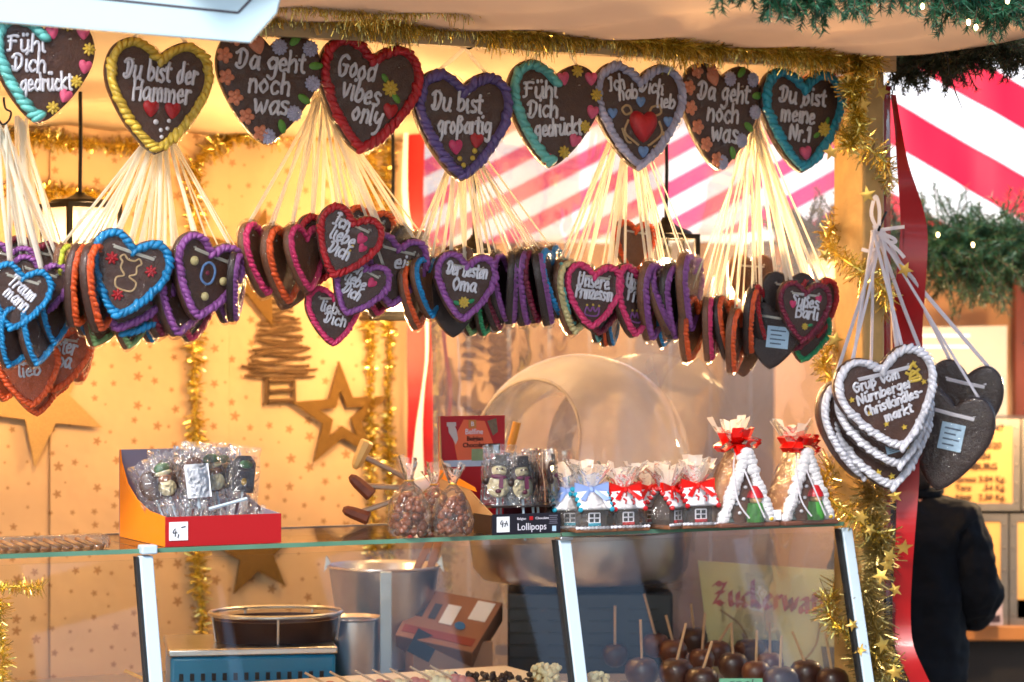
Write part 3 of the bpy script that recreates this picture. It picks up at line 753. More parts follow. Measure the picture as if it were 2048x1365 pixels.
def wrapper(k, side=False):
    if side: k += 10
    if k not in WM_:
        rr = random.Random(k+50); o = [p for p, t in resample([(a, b) for a, b in OUT], 40)]; vs = []
        for sc, y in (((.9, TH*.75), (1.06, TH*.45), (1.09, -TH*.1), (1.05, -TH*.7)) if side else ((1.05, -TH*.1), (1.0, -TH*.75)))+( (.85, -TH/2-.06), (.6, -TH/2-.055), (.35, -TH/2-.05), (.12, -TH/2-.05)):
            for p in o: vs.append((p.x*sc+rr.uniform(-.012, .012), y+rr.uniform(-.014, .014), p.y*sc+rr.uniform(-.012, .012)))
        n = 40; WM_[k] = mesh_of('clear_wrapper', MB().add(vs, [(j*n+i, j*n+(i+1) % n, (j+1)*n+(i+1) % n, (j+1)*n+i) for j in range(len(vs)//n-1) for i in range(n)]+[tuple(len(vs)-n+i for i in range(n))]), EWRAP if side else HWRAP, angle=14)
    return WM_[k]
def heart(px, py, h, yaw, roll, color, label, text=(), deco=(), dd=0, group=None, hook=None, kind='g', pitch=0, mode='full', bR=.062, bN=44, sx=1.0,
          xh=.115, tr=.0148, loop=True, rib=RIB, sticker=None, strand=.0013, depth=None):
    "px,py photo centre; h visible height in photo pixels; yaw 26 = parallel to the stall front"
    d = depth if depth else fd(px)+dd
    S = h*K*d/1.035
    t = thing('gingerbread_heart', label, 'gingerbread heart', P(px, py, d), (radians(pitch), radians(roll), radians(yaw)), group)
    SC = Matrix.Diagonal((S*sx, S, S, 1))
    def pt(name, me, lab=None):
        o = part(name, me, None, t, label=lab); o.scale = (S*sx, S, S); return o
    pt('gingerbread', cookie(kind))
    if mode != 'none': pt('icing_border', border_mesh(color, mode, bR, bN))
    if text:
        mb = MB()
        for ln in text:
            s, cx, bz, w = ln[:4]; rot = ln[4] if len(ln) > 4 else 0; x_h = ln[5] if len(ln) > 5 else xh
            handwrite(mb, s, cx, bz, w, x_h, tr, rot, y=-TH/2-.012)
        pt('lettering', mesh_of('lettering', mb, ICEW))
    for dk in deco:
        mb = MB(); k, c = dk[0], dk[1]
        if k == 'heart': mini_heart(mb, *dk[2:]); nm = 'icing_heart'
        elif k == 'flower': flower(mb, *dk[2:]); nm = 'icing_flower'
        elif k == 'leaf': leaf(mb, *dk[2:]); nm = 'icing_leaf'
        elif k == 'dots':
            for x, z, s in dk[2]: dot(mb, x, z, s)
            nm = 'icing_dots'
        elif k == 'line': 
            for ln in dk[2]: mb.tube([(p.x, -TH/2-.012, p.z) for p in spline([(x, 0, z) for x, z in ln], 4)], dk[3], 6, flat=.8)
            nm = 'icing_outline'
        elif k == 'star':
            x, z, s = dk[2:5]; mb.prism([(x+a, z+b) for a, b in star_pts(s, s*.45)], -TH/2-.022, -TH/2); nm = 'icing_star'
        pt(nm, mesh_of(nm, mb, IC[c] if c in IC else c))
    wo = pt('clear_wrapper', wrapper(n_wrap[0] % 4, yaw >= 50)); n_wrap[0] += 1
    if sticker:
        x, z, w, hh, sd = sticker; y = (-TH/2-.012) if sd < 0 else TH/2+.006
        mb = MB().box((x, y, z), (w, .006, hh)); so = pt('price_sticker', mesh_of('sticker', mb, STK))
        mb = MB()
        for q in range(4): mb.box((x-w*.08*(q % 2), y+.004*sd, z+hh*(.3-.2*q)), (w*.7-w*.2*(q % 2), .003, hh*.06))
        mb2 = mesh_of('print', mb, STKI); po = part('print', mb2, None, so)
    if hook:
        mb = MB(); I = wm(t).inverted(); hk = I @ P(*hook)
        nb_ = Vector((hk.x, hk.y, hk.z))
        for sgn in (-1, 1):
            a = Vector((sgn*.25*S*sx, -.055*S, .27*S)); b = Vector((sgn*.25*S*sx, .0, .46*S))
            w = rnd.uniform(.0075, .0118)
            e = nb_+Vector((rnd.uniform(-.014, .014), rnd.uniform(-.01, .01), rnd.uniform(-.01, .01)))
            mid = b.lerp(e, .5)+Vector((rnd.uniform(-.004, .004), 0, 0))
            up = (wm(t).inverted().to_3x3() @ Vector((0, 1, 0)))
            mb.tube([a, b, mid, e], [w*.42]*4, 5, flat=.4)
        if loop: mb.tube([(-.25*S*sx, -TH*S*.62, .262*S), (0, -TH*S*.66, .25*S), (.25*S*sx, -TH*S*.62, .245*S)], .022*S, 6, flat=.35)
        part('ribbon', mb, rib, t)
    return t

TG = 'large lettered hearts along the eave'
def two(px, py, dx): return None
W8 = IC['white']
def top(px, y0, y1, color, label, roll=0, hk=None, **kw):
    return heart(px, (y0+y1)/2+(y1-y0)*.04, y1-y0, kw.pop('yaw', 24), roll, color, label, group=TG, hook=(px+kw.pop('hx', 4), kw.pop('hy', y0-38), fd(px)+.0), loop=False, strand=.001, **kw)
FUEHL = [('Fühl', -.16, .11, .36, .1, .10), ('Dich', -.13, -.075, .33, .1, .105), ('gedrückt', .055, -.235, .50, .16, .10)]
def fdec(c1='rose', c2='yellow'):
    o = []
    R_ = [p for p in inset(OUT, .065)][2:len(OUT)//2]
    rs = resample(R_, 9, False)
    for i, (p, t) in enumerate(rs):
        if i % 2 == 0: o.append(('heart', c1, p.x, p.y, .13, -TH/2-.02, .3-.1*i))
        else: o.append(('flower', c2, p.x, p.y, .062, 8))
    return o
top(82, 14, 232, 'turq', 'large turquoise edged heart reading Fühl Dich gedrückt at the far left', 4, mode='left', bN=22, bR=.075, text=FUEHL, deco=fdec())
top(315, 62, 292, 'yellow', 'large heart with thick yellow icing edge reading Du bist der Hammer', 3, bR=.058, bN=54, text=[('Du bist der', 0, .10, .68, .0, .115), ('Hammer', .02, -.085, .54, .02, .115)],
    deco=[('heart', 'red', -.07, -.15, .15, -TH/2-.02, 0), ('heart', 'red', .13, -.15, .15, -TH/2-.02, 0), ('dots', 'white', [(-.02, -.27, .026), (.03, -.34, .02), (.10, -.25, .02), (.09, -.32, .02), (.04, -.4, .02)])])
def wdec():
    o = []
    L_ = [p for p in inset(OUT, .06)]; n = len(L_)
    for i, (p, t) in enumerate(resample(L_[n//2+4:n-6], 7, False)): o.append(('flower', 'apricot', p.x, p.y, .075, 5))
    for i, (p, t) in enumerate(resample(L_[3:n//2-1], 9, False)):
        if i % 2 == 0: o.append(('flower', 'lilac', p.x, p.y, .075, 12))
        else: o.append(('leaf', 'leaf', p.x, p.y, .07, 1.2-.35*i))
    return o
WAS = [('Da geht', .0, .12, .66, .0, .115), ('noch', .0, -.09, .40, .0, .115), ('was', .03, -.28, .33, .0, .12)]
top(534, 46, 272, 'apricot', 'large coral flowered heart reading Da geht noch was near the white sign', 3, mode='none', text=WAS, deco=wdec()+[('heart', 'apricot', -.13, .33, .15, -TH/2-.02, .4)])
top(734, 62, 292, 'red', 'large heart with red icing edge reading Good vibes only', 8, bR=.06, bN=50, text=[('Good', -.15, .10, .37, -.03, .125), ('vibes', -.08, -.10, .37, -.04, .12), ('only', .0, -.28, .28, -.06, .115)],
    deco=[('leaf', 'leaf', .13, .15, .05, -.8), ('flower', 'yellow', .19, .07, .075, 9), ('leaf', 'leaf', .26, -.01, .055, -.8), ('heart', 'red', .22, -.13, .14, -TH/2-.02, 0)])
top(923, 125, 346, 'purple', 'large heart with purple icing edge reading Du bist großartig', 1, bR=.064, bN=50, text=[('Du bist', -.08, .09, .52, .0, .115), ('großartig', .0, -.11, .54, .03, .10)],
    deco=[('heart', 'pink', -.08, -.24, .14, -TH/2-.02, .1), ('heart', 'red', .13, -.17, .14, -TH/2-.02, -.1), ('dots', 'yellow', [(-.04, -.35, .026), (.0, -.41, .026), (.11, -.27, .028), (.09, -.34, .026)])])
top(1104, 108, 320, 'turq', 'large turquoise edged heart reading Fühl Dich gedrückt next to the bear heart', 4, mode='left', bN=22, bR=.0685, text=FUEHL, deco=fdec())
top(1275, 110, 324, 'lilac', 'large pale lilac edged heart reading Ich hab Dich lieb with a piped bear', 0, bR=.055, bN=52, tr=.012,
    text=[('Ich', -.25, .20, .17, .2, .09), ('hab', -.13, .12, .21, .15, .085), ('Dich', .11, .19, .26, -.08, .085), ('lieb', .27, .05, .2, -.05, .085)],
    deco=[('heart', 'red', .03, -.13, .30, -TH/2-.03, 0), ('line', 'beige', [[(-.16, .06), (-.2, .02), (-.16, -.03), (-.1, 0), (-.12, .05), (-.16, .06)], [(.12, .05), (.2, .07), (.22, .0), (.15, -.03), (.1, 0), (.12, .05)],
          [(-.13, -.08), (-.17, -.2), (-.05, -.3), (-.02, -.32)], [(.2, -.08), (.23, -.2), (.12, -.3), (.08, -.32)], [(-.2, -.16), (-.15, -.28), (-.1, -.3)], [(.25, -.18), (.22, -.3), (.14, -.33)]], .012),
          ('heart', 'sky', -.0, .1, .1, -TH/2-.02, 0), ('heart', 'sky', -.3, -.02, .1, -TH/2-.02, 0), ('heart', 'sky', .3, -.08, .1, -TH/2-.02, 0), ('heart', 'sky', .03, -.38, .11, -TH/2-.02, 0)])
top(1438, 113, 324, 'apricot', 'large coral flowered heart reading Da geht noch was right of the bear heart', 2, mode='none', text=WAS, deco=wdec()+[('heart', 'apricot', -.13, .33, .15, -TH/2-.02, .4)], yaw=30, sx=.92)
top(1601, 122, 330, 'teal', 'large teal edged heart reading Du bist meine Nr.1 beside the corner post', 0, bR=.064, bN=50, text=[('Du bist', -.03, .12, .56, -.05, .105), ('meine', -.08, -.06, .40, -.05, .105), ('Nr.1', -.06, -.24, .26, -.06, .095)],
    deco=[('flower', 'yellow', .24, -.12, .075, 9), ('leaf', 'leaf', .15, -.18, .045, .6), ('leaf', 'leaf', .28, -.03, .04, 1.2), ('heart', 'rose', .02, -.36, .14, -TH/2-.02, .2)], yaw=28)

# ---- bunches: (px, py, h, yaw, roll, colour, extra depth, label, options)
def bunch(group, hook, rows):
    for r in rows:
        px, py, h, yaw, roll, c, dd, label = r[:8]; kw = dict(r[8]) if len(r) > 8 else {}
        if yaw >= 56: yaw += rnd.uniform(-4, 20); roll += rnd.uniform(-6, 6); py += rnd.uniform(-7, 7); px += rnd.uniform(-4, 4); kw.setdefault('pitch', rnd.uniform(-10, 8)); h *= rnd.uniform(.94, 1.05)
        kw.setdefault('hook', hook); kw.setdefault('xh', .13); kw.setdefault('tr', .019); kw.setdefault('bR', .066); kw.setdefault('bN', 42)
        kw.setdefault('loop', abs(yaw) < 50)
        heart(px, py, h, yaw, roll, c, label, dd=dd, group=group, **kw)
N = None
bunch('small hearts bunched at the far left', (2, 250, 4.72), [
    (36, 592, 138, 24, 14, 'blue', -.05, 'blue edged heart reading Traummann, foremost at the far left edge', dict(text=[('Traum', .0, .05, .46, -.45, .12), ('mann', -.05, -.13, .42, -.45, .12)])),
    (72, 578, 138, 24, 14, 'violet', -.01, 'violet edged heart directly behind the Traummann heart'),
    (12, 540, 120, 24, 10, 'violet', .0, 'violet edged heart above the Traummann heart, cut by the left edge'),
    (62, 535, 130, 30, 10, 'maroon', .04, 'maroon edged heart at the top of the far left bunch'),
    (108, 622, 132, 66, 2, 'blue', .0, 'blue edged heart seen nearly edge on, right end of the far left bunch'),
    (72, 660, 130, 60, 20, 'blue', -.02, 'blue edged heart turned sideways below the Traummann heart', dict(sticker=(.0, 0, .3, .4, 1))),
    (32, 668, 130, 58, 22, 'blue', -.03, 'dark sided blue heart lowest under the Traummann heart'),
    (-10, 650, 140, 40, 5, 'blue', .0, 'blue edged heart mostly outside the left edge of the photo'),
    (84, 540, 110, 60, 6, 'red', .05, 'small red heart edge peeping out above the far left bunch')])
bunch('orange hearts hanging low at the far left', (40, 240, 4.95), [
    (116, 712, 142, 10, 8, 'orange', .12, 'shiny orange heart with white piping glinting in lamplight at far left', dict(text=[('Bester', .0, .05, .5, 0, .14), ('Papa', .0, -.15, .4, 0, .14)], kind='o')),
    (58, 745, 136, 15, -6, 'orange', .10, 'orange heart with white lettering below the blue hearts', dict(text=[('ist', 0, .14, .3, 0, .12), ('lieb', 0, -.05, .34, 0, .12)], kind='o')),
    (70, 768, 122, 20, -4, 'orange', .14, 'lowest orange heart at far left with two orange dots', dict(deco=[('dots', 'orange', [(0, -.1, .06), (.05, .05, .05)])], kind='o')),
    (158, 690, 130, 72, 4, 'orange', .16, 'orange heart seen edge on at the right of the low orange group', dict(kind='o')),
    (10, 740, 120, 45, 5, 'orange', .12, 'orange heart cut by the left edge under the blue hearts', dict(kind='o')),
    (110, 745, 100, 35, 10, 'orange', .2, 'orange heart in shadow behind the low orange group')])
bear = [('line', 'beige', [[(-.1, .12), (-.14, .16), (-.1, .2), (-.05, .16), (.03, .16), (.08, .2), (.12, .15), (.08, .1), (.09, .02), (.02, -.03), (.12, -.08), (.1, -.18), (.0, -.2), (-.1, -.18), (-.12, -.08), (-.04, -.03), (-.1, .04), (-.1, .12)]], .012),
        ('flower', 'red', -.23, .12, .075, 7), ('flower', 'red', .25, .1, .07, 7), ('flower', 'red', -.05, -.27, .07, 7)]
doll = [('dots', 'cream', [(-.22, .12, .06), (.24, .0, .055), (.04, -.25, .055)]), ('line', 'sky', [[(-.08, .1), (-.02, .16), (.06, .14), (.1, .06), (.08, -.06), (0, -.1), (-.08, -.04), (-.08, .1)]], .016), ('dots', 'maroon', [(0, .03, .03)])]
bunch('small hearts bunched under the yellow heart', (322, 235, 4.95), [
    (254, 548, 178, 20, 16, 'blue', -.06, 'blue edged heart with a piped bear and three red flowers', dict(deco=bear, bR=.068)),
    (408, 552, 172, 40, 16, 'violet', -.05, 'violet edged heart with a piped face and cream dots', dict(deco=doll, bR=.068)),
    (166, 568, 170, 58, 12, 'orange', -.02, 'outer of two orange hearts turned sideways beside the bear heart'),
    (196, 570, 172, 56, 12, 'orange', -.035, 'inner of two orange hearts turned sideways beside the bear heart'),
    (132, 548, 130, 66, 0, 'lime', .03, 'lime green heart leftmost under the yellow heart', dict(kind='c')),
    (152, 598, 120, 60, 22, 'lime', .02, 'lime green heart low behind the orange pair', dict(kind='c')),
    (262, 580, 172, 22, 24, 'violet', -.02, 'violet edged heart directly behind the bear heart'),
    (280, 592, 172, 22, 26, 'blue', .0, 'blue edged heart behind the bear heart, its lower edge showing'),
    (362, 586, 168, 52, 14, 'violet', -.02, 'violet edged heart with cream dots behind the piped face heart', dict(deco=[('dots', 'cream', [(.1, -.15, .06), (-.1, .1, .06)])])),
    (336, 584, 160, 64, 12, 'maroon', .0, 'maroon edged heart in the middle under the yellow heart'),
    (316, 590, 160, 68, 10, 'maroon', .02, 'dark maroon heart edge between the bear heart and the violet hearts'),
    (466, 562, 142, 72, -3, 'violet', -.02, 'violet edged heart seen edge on at the right end under the yellow heart', dict(kind='b')),
    (446, 590, 110, 64, -4, 'violet', .02, 'small violet heart tucked behind the piped face heart'),
    (208, 630, 120, 60, 20, 'green', .02, 'left one of two pale green hearts lowest under the bear heart', dict(kind='c')),
    (258, 632, 120, 60, 20, 'green', .02, 'right one of two pale green hearts lowest under the bear heart', dict(kind='c')),
    (176, 616, 110, 62, 14, 'blue', .03, 'blue heart edge low behind the orange pair'),
    (306, 625, 120, 60, 10, 'blue', .05, 'blue heart edge lowest in the middle under the yellow heart'),
    (382, 615, 130, 55, 8, 'pink', .05, 'pink heart edge low behind the violet hearts')])
LD = [('Ich', -.16, .15, .24, -.05, .12), ('liebe', -.08, -.04, .38, -.05, .12), ('Dich', -.06, -.24, .32, -.05, .12)]
ldd = [('heart', 'pink', .18, .12, .16, -TH/2-.02, -.3), ('heart', 'pink', .24, .0, .13, -TH/2-.02, -.3), ('dots', 'yellow', [(.1, -.03, .024), (.09, -.1, .018), (.07, -.16, .016)])]
bunch('small hearts bunched under the red heart', (640, 190, 5.08), [
    (692, 484, 146, 16, 22, 'red', -.07, 'red edged heart reading Ich liebe Dich, frontmost under the red heart', dict(text=LD, deco=ldd, bR=.068)),
    (716, 570, 128, 18, 26, 'violet', -.05, 'violet edged heart reading Ich liebe Dich just below the red edged one', dict(text=LD, deco=ldd[:1], bR=.068)),
    (788, 538, 150, 30, 10, 'violet', -.02, 'violet edged heart with half hidden lettering, right of the Ich liebe Dich pair', dict(text=[('ein', .1, .0, .3, -.1, .13)], deco=[('flower', 'yellow', .2, .1, .06, 8)])),
    (812, 520, 150, 60, 4, 'maroon', .03, 'dark back of a heart at the right end under the red heart', dict(kind='b', mode='none')),
    (666, 628, 122, 20, 0, 'pink', .0, 'pink edged heart reading Dich, lowest under the red heart', dict(text=[('Dich', .0, -.18, .4, -.2, .12), ('liebe', -.05, .02, .4, -.2, .11)])),
    (524, 515, 148, 64, -2, 'pink', -.01, 'pink edged heart leftmost under the red heart, turned sideways', dict(kind='c')),
    (566, 528, 165, 62, 2, 'orange', -.01, 'orange edged heart turned sideways, second from left under the red heart', dict(kind='c')),
    (606, 518, 145, 62, 2, 'pink', -.03, 'pink edged heart turned sideways just left of the red Ich liebe Dich heart', dict(kind='c')),
    (582, 560, 120, 40, 20, 'maroon', .03, 'plain brown heart tip below the sideways orange heart', dict(kind='c', mode='none')),
    (640, 500, 140, 40, 16, 'red', .0, 'red heart half hidden behind the red Ich liebe Dich heart'),
    (735, 470, 120, 30, 10, 'orange', .02, 'orange rimmed heart peeping over the top of the red Ich liebe Dich heart'),
    (756, 570, 120, 50, 10, 'pink', .03, 'pink heart edge between the violet hearts under the red heart')])
bunch('small hearts bunched under the purple heart', (925, 265, 5.22), [
    (928, 570, 142, 22, 6, 'violet', -.05, 'violet edged heart reading Der besten Oma with a yellow flower', dict(text=[('Der besten', -.0, .12, .64, .0, .125), ('Oma', -.02, -.09, .38, .0, .12)], deco=[('flower', 'yellow', .0, -.26, .085, 9), ('leaf', 'emerald', -.11, -.28, .06, -.3), ('leaf', 'emerald', .11, -.23, .06, .5)], bR=.068)),
    (906, 608, 125, 30, 0, 'maroon', .0, 'dark brown heart tip below the Oma heart', dict(kind='b', mode='none')),
    (826, 590, 132, 66, 2, 'orange', .0, 'orange edged heart leftmost under the purple heart', dict(kind='c')),
    (852, 575, 130, 64, 2, 'blue', -.01, 'blue edged heart left of the Oma heart, seen edge on', dict(kind='c')),
    (914, 525, 70, 20, 0, 'maroon', .03, 'brown heart top peeping over the Oma heart', dict(kind='c', mode='none')),
    (1004, 578, 140, 70, 2, 'violet', .0, 'first sideways heart right of the Oma heart, violet edged', dict(kind='b')),
    (1024, 576, 146, 70, 0, 'violet', -.005, 'second sideways heart right of the Oma heart, violet edged and glossy', dict(kind='b')),
    (1044, 576, 150, 71, -1, 'violet', -.01, 'third sideways heart right of the Oma heart, violet edged', dict(kind='b')),
    (1064, 572, 150, 70, -2, 'maroon', -.01, 'fourth sideways heart right of the Oma heart, maroon edged', dict(kind='b')),
    (1083, 568, 152, 70, -3, 'violet', -.015, 'fifth sideways heart right of the Oma heart, violet edged', dict(kind='b')),
    (1101, 564, 146, 70, -4, 'blue', -.02, 'bright blue edged sideways heart at the right end under the purple heart', dict(kind='b')),
    (945, 620, 100, 50, 14, 'green', .03, 'pale green heart edge below the Oma heart'),
    (968, 610, 105, 56, 10, 'emerald', .02, 'emerald green heart edge behind the Oma heart'),
    (985, 590, 130, 60, 8, 'maroon', .02, 'dark maroon heart just behind the right side of the Oma heart', dict(kind='b'))])
crown = [('line', 'violet', [[(-.1, -.2), (-.12, -.32), (.08, -.33), (.1, -.2), (.04, -.27), (0, -.2), (-.04, -.27), (-.1, -.2)]], .014), ('dots', 'yellow', [(-.1, -.18, .02), (0, -.17, .02), (.1, -.18, .02)])]
bunch('small hearts bunched under the bear heart', (1256, 190, 5.39), [
    (1184, 588, 136, 22, 4, 'pink', -.05, 'pink edged heart reading Unsere Prinzessin above a piped crown', dict(text=[('Unsere', -.02, .1, .52, -.04, .125), ('Prinzessin', .0, -.075, .62, -.04, .12)], deco=crown, bR=.068)),
    (1134, 590, 140, 58, 6, 'turq', -.01, 'pale turquoise heart edge leftmost in the bunch under the bear heart', dict(kind='c')),
    (1148, 592, 146, 52, 8, 'cream', -.02, 'cream edged heart behind the left side of the Prinzessin heart', dict(kind='c')),
    (1198, 602, 130, 30, 4, 'maroon', .0, 'dark heart close behind the Prinzessin heart', dict(kind='b')),
    (1268, 598, 146, 48, 6, 'pink', -.03, 'pink edged heart with a small crown right of the Prinzessin heart', dict(text=[('Unsere', 0, .12, .6, -.1, .12), ('Prinz', 0, -.05, .5, -.1, .12)], deco=crown)),
    (1302, 598, 150, 66, 6, 'violet', -.01, 'first violet edged sideways heart right of the small crown heart', dict(kind='c')),
    (1324, 598, 152, 66, 6, 'violet', -.015, 'second violet edged sideways heart right of the small crown heart', dict(kind='c')),
    (1348, 596, 156, 64, 4, 'violet', -.02, 'third violet edged sideways heart right of the small crown heart', dict(kind='b')),
    (1374, 586, 150, 62, 4, 'violet', -.03, 'broad brown backed violet heart at the right end under the bear heart', dict(kind='c')),
    (1266, 492, 110, 36, 4, 'orange', .06, 'shiny orange heart high behind the bunch under the bear heart', dict(kind='c')),
    (1326, 650, 84, 56, 20, 'blue', .02, 'blue heart edge lowest under the violet sideways hearts'),
    (1194, 645, 80, 60, 8, 'turq', .02, 'small turquoise heart tip below the Prinzessin heart'),
    (1210, 648, 80, 64, 4, 'orange', .03, 'small orange heart tip below the Prinzessin heart'),
    (1224, 644, 80, 60, 6, 'blue', .03, 'small blue heart tip below the Prinzessin heart')])
bunch('small hearts bunched under the teal heart', (1508, 225, 5.52), [
    (1606, 620, 124, 20, 4, 'maroon', -.06, 'dark red edged heart reading Süßes Bärli, rightmost of the small hearts', dict(text=[('Süßes', .0, .05, .5, -.05, .12), ('Bärli', .04, -.14, .42, -.05, .12)], deco=[('heart', 'pink', -.22, .08, .13, -TH/2-.02, 0), ('heart', 'pink', .25, .2, .12, -TH/2-.02, .3), ('flower', 'yellow', .02, -.28, .06, 8), ('leaf', 'emerald', .12, -.25, .05, .3)], bR=.06, bN=44)),
    (1576, 600, 120, 16, 2, 'maroon', -.01, 'bare grey brown heart back behind the Bärli heart', dict(kind='b', mode='none')),
    (1546, 668, 132, 12, 6, 'maroon', -.03, 'back of a dark heart with a white ingredients sticker', dict(kind='b', mode='none', sticker=(.06, -.05, .36, .34, -1))),
    (1632, 610, 120, 40, 0, 'red', .0, 'red heart edge behind the right side of the Bärli heart'),
    (1612, 668, 110, 24, 12, 'emerald', .0, 'green edged heart below the Bärli heart'),
    (1598, 640, 120, 24, 12, 'maroon', -.02, 'dark red heart just behind the Bärli heart'),
    (1384, 655, 132, 62, 2, 'orange', -.01, 'orange edged heart leftmost in the bunch under the teal heart', dict(kind='c')),
    (1416, 654, 122, 62, 2, 'pink', -.015, 'pink edged heart second from left under the teal heart', dict(kind='c')),
    (1448, 654, 128, 62, 2, 'orange', -.02, 'orange edged dark heart third from left under the teal heart', dict(kind='b')),
    (1472, 672, 132, 58, 4, 'orange', -.03, 'long orange edged heart reaching lowest under the teal heart', dict(kind='c')),
    (1500, 636, 126, 62, 0, 'orange', -.02, 'bright orange edged heart left of the sticker heart', dict(kind='b')),
    (1520, 630, 120, 62, 0, 'red', -.01, 'red edged heart close to the left side of the sticker heart', dict(kind='b')),
    (1486, 700, 100, 34, 0, 'maroon', .02, 'plain brown heart tip lowest under the teal heart', dict(kind='c', mode='none')),
    (1502, 560, 110, 26, 0, 'maroon', .08, 'plain brown heart high behind the bunch under the teal heart', dict(kind='c', mode='none')),
    (1434, 640, 110, 62, 0, 'maroon', .04, 'dark maroon heart edge between the orange hearts under the teal heart', dict(kind='b'))])
GR = [('Gruß vom', -.09, .155, .46, .06, .062), ('Nürnberger', -.04, .03, .55, .06, .062), ('Christkindles-', .02, -.095, .58, .08, .06), ('markt', .04, -.215, .28, .08, .06)]
gd = [('star', 'yellow', x, z, .03) for x, z in ((-.36, .08), (-.23, -.1), (-.1, -.25), (.06, -.33), (.3, .27), (.35, .06))]+[('line', 'yellow', [[(.22, .1), (.27, .2), (.33, .1), (.22, .1)], [(.24, .21), (.28, .26), (.32, .22)], [(.2, .2), (.26, .16), (.34, .2)], [(.24, .12), (.31, .13)]], .016)]
HK = (1757, 462, fd(1757)-.1)
bunch('big hearts hung from the corner post', HK, [
    (1776, 795, 204, 10, -15, 'white', -.20, 'big white edged heart with starry greeting in four lines, frontmost of its stack', dict(text=GR, deco=gd, bR=.055, bN=56, tr=.0115, rib=RIBW, sx=1.1)),
    (1772, 830, 206, 12, -14, 'white', -.165, 'big white edged heart second in the stack, with a small price tag', dict(deco=[('star', 'yellow', .1, -.36, .03)], sticker=(-.02, -.34, .16, .09, -1), bR=.055, bN=56, rib=RIBW, sx=1.08)),
    (1764, 866, 216, 14, -10, 'white', -.13, 'big white edged heart lowest and backmost of the white stack', dict(deco=[('star', 'yellow', -.12, -.36, .035), ('star', 'yellow', .0, -.42, .035), ('star', 'yellow', .2, -.2, .03)], bR=.055, bN=56, rib=RIBW, sx=1.08)),
    (1712, 850, 205, 34, -6, 'white', -.10, 'big white edged heart showing only its left rim beside the stack', dict(bR=.055, bN=56, rib=RIBW)),
    (1896, 876, 200, -14, 12, 'maroon', -.10, 'big dark heart seen from behind with a pale blue sticker', dict(kind='b', mode='none', sticker=(.04, .02, .27, .28, -1), rib=RIBW, sx=.9)),
    (1924, 812, 190, -16, 10, 'maroon', -.06, 'big plain dark heart furthest right, behind the one with the sticker', dict(kind='b', mode='none', rib=RIBW, sx=.84))])
# knotted ribbon ends at the post hook, eave hooks
rk = thing('ribbon_knot', 'white ribbon bow tied to the nail on the corner post', 'ribbon', P(*HK))
mb = MB()
for pts in (((0, 0), (20, -4), (52, -8)), ((2, 4), (28, 14), (34, 22), (20, 22), (4, 8)), ((6, 12), (34, 34), (52, 54)), ((0, 0), (-14, -30), (-10, -60), (-4, -68), (2, -40), (0, 0)), ((-2, 36), (-20, 40), (-34, 37))):
    mb.ribbon(spline([P(HK[0]+x, HK[1]+y, HK[2]-.012) for x, y in pts], 4), .008, Vector((.2, 1, .3)))
part('bow', mb, RIBW, rk, world=True)
mb = MB().tube([P(1772, 425, HK[2]+.04), P(1760, 452, HK[2]-.01), P(1757, 462, HK[2]-.015)], .003, 6); part('nail', mb, BLACKM, rk, world=True)
def hook_thing(px, y0, y1, label):
    d = fd(px)-.02; t = thing('ceiling_hook', label, 'hook', P(px, y0, d), group='wire hooks under the eave')
    k = (y1-y0)
    pts = [(0, -10), (0, 0), (4, k*.3), (14, k*.45), (10, k*.8), (-2, k), (-10, k*.8)]
    part('wire', MB().tube(spline([P(px+x, y0+y, d) for x, y in pts], 4), .0022, 6), BLACKM, t, world=True)
hook_thing(940, 60, 98, 'dark wire hook above the purple heart'); hook_thing(1006, 68, 92, 'dark wire hook between the purple heart and half turquoise heart')
hook_thing(1238, 90, 112, 'dark wire hook above the bear heart'); hook_thing(1498, 108, 128, 'dark wire hook above the teal heart'); hook_thing(8, 205, 250, 'wire hook above the far left bunch')
ln = thing('eave_cord', 'pale cord strung along under the eave tinsel from which hearts hang', 'cord', PV(560, 60, 0))
part('cord', MB().tube([PV(x, y, -.01) for x, y in ((420, 20), (640, 40), (840, 62), (960, 78), (1180, 92), (1360, 102), (1520, 112), (1660, 118))], .0022, 5), RIB, ln, world=True)

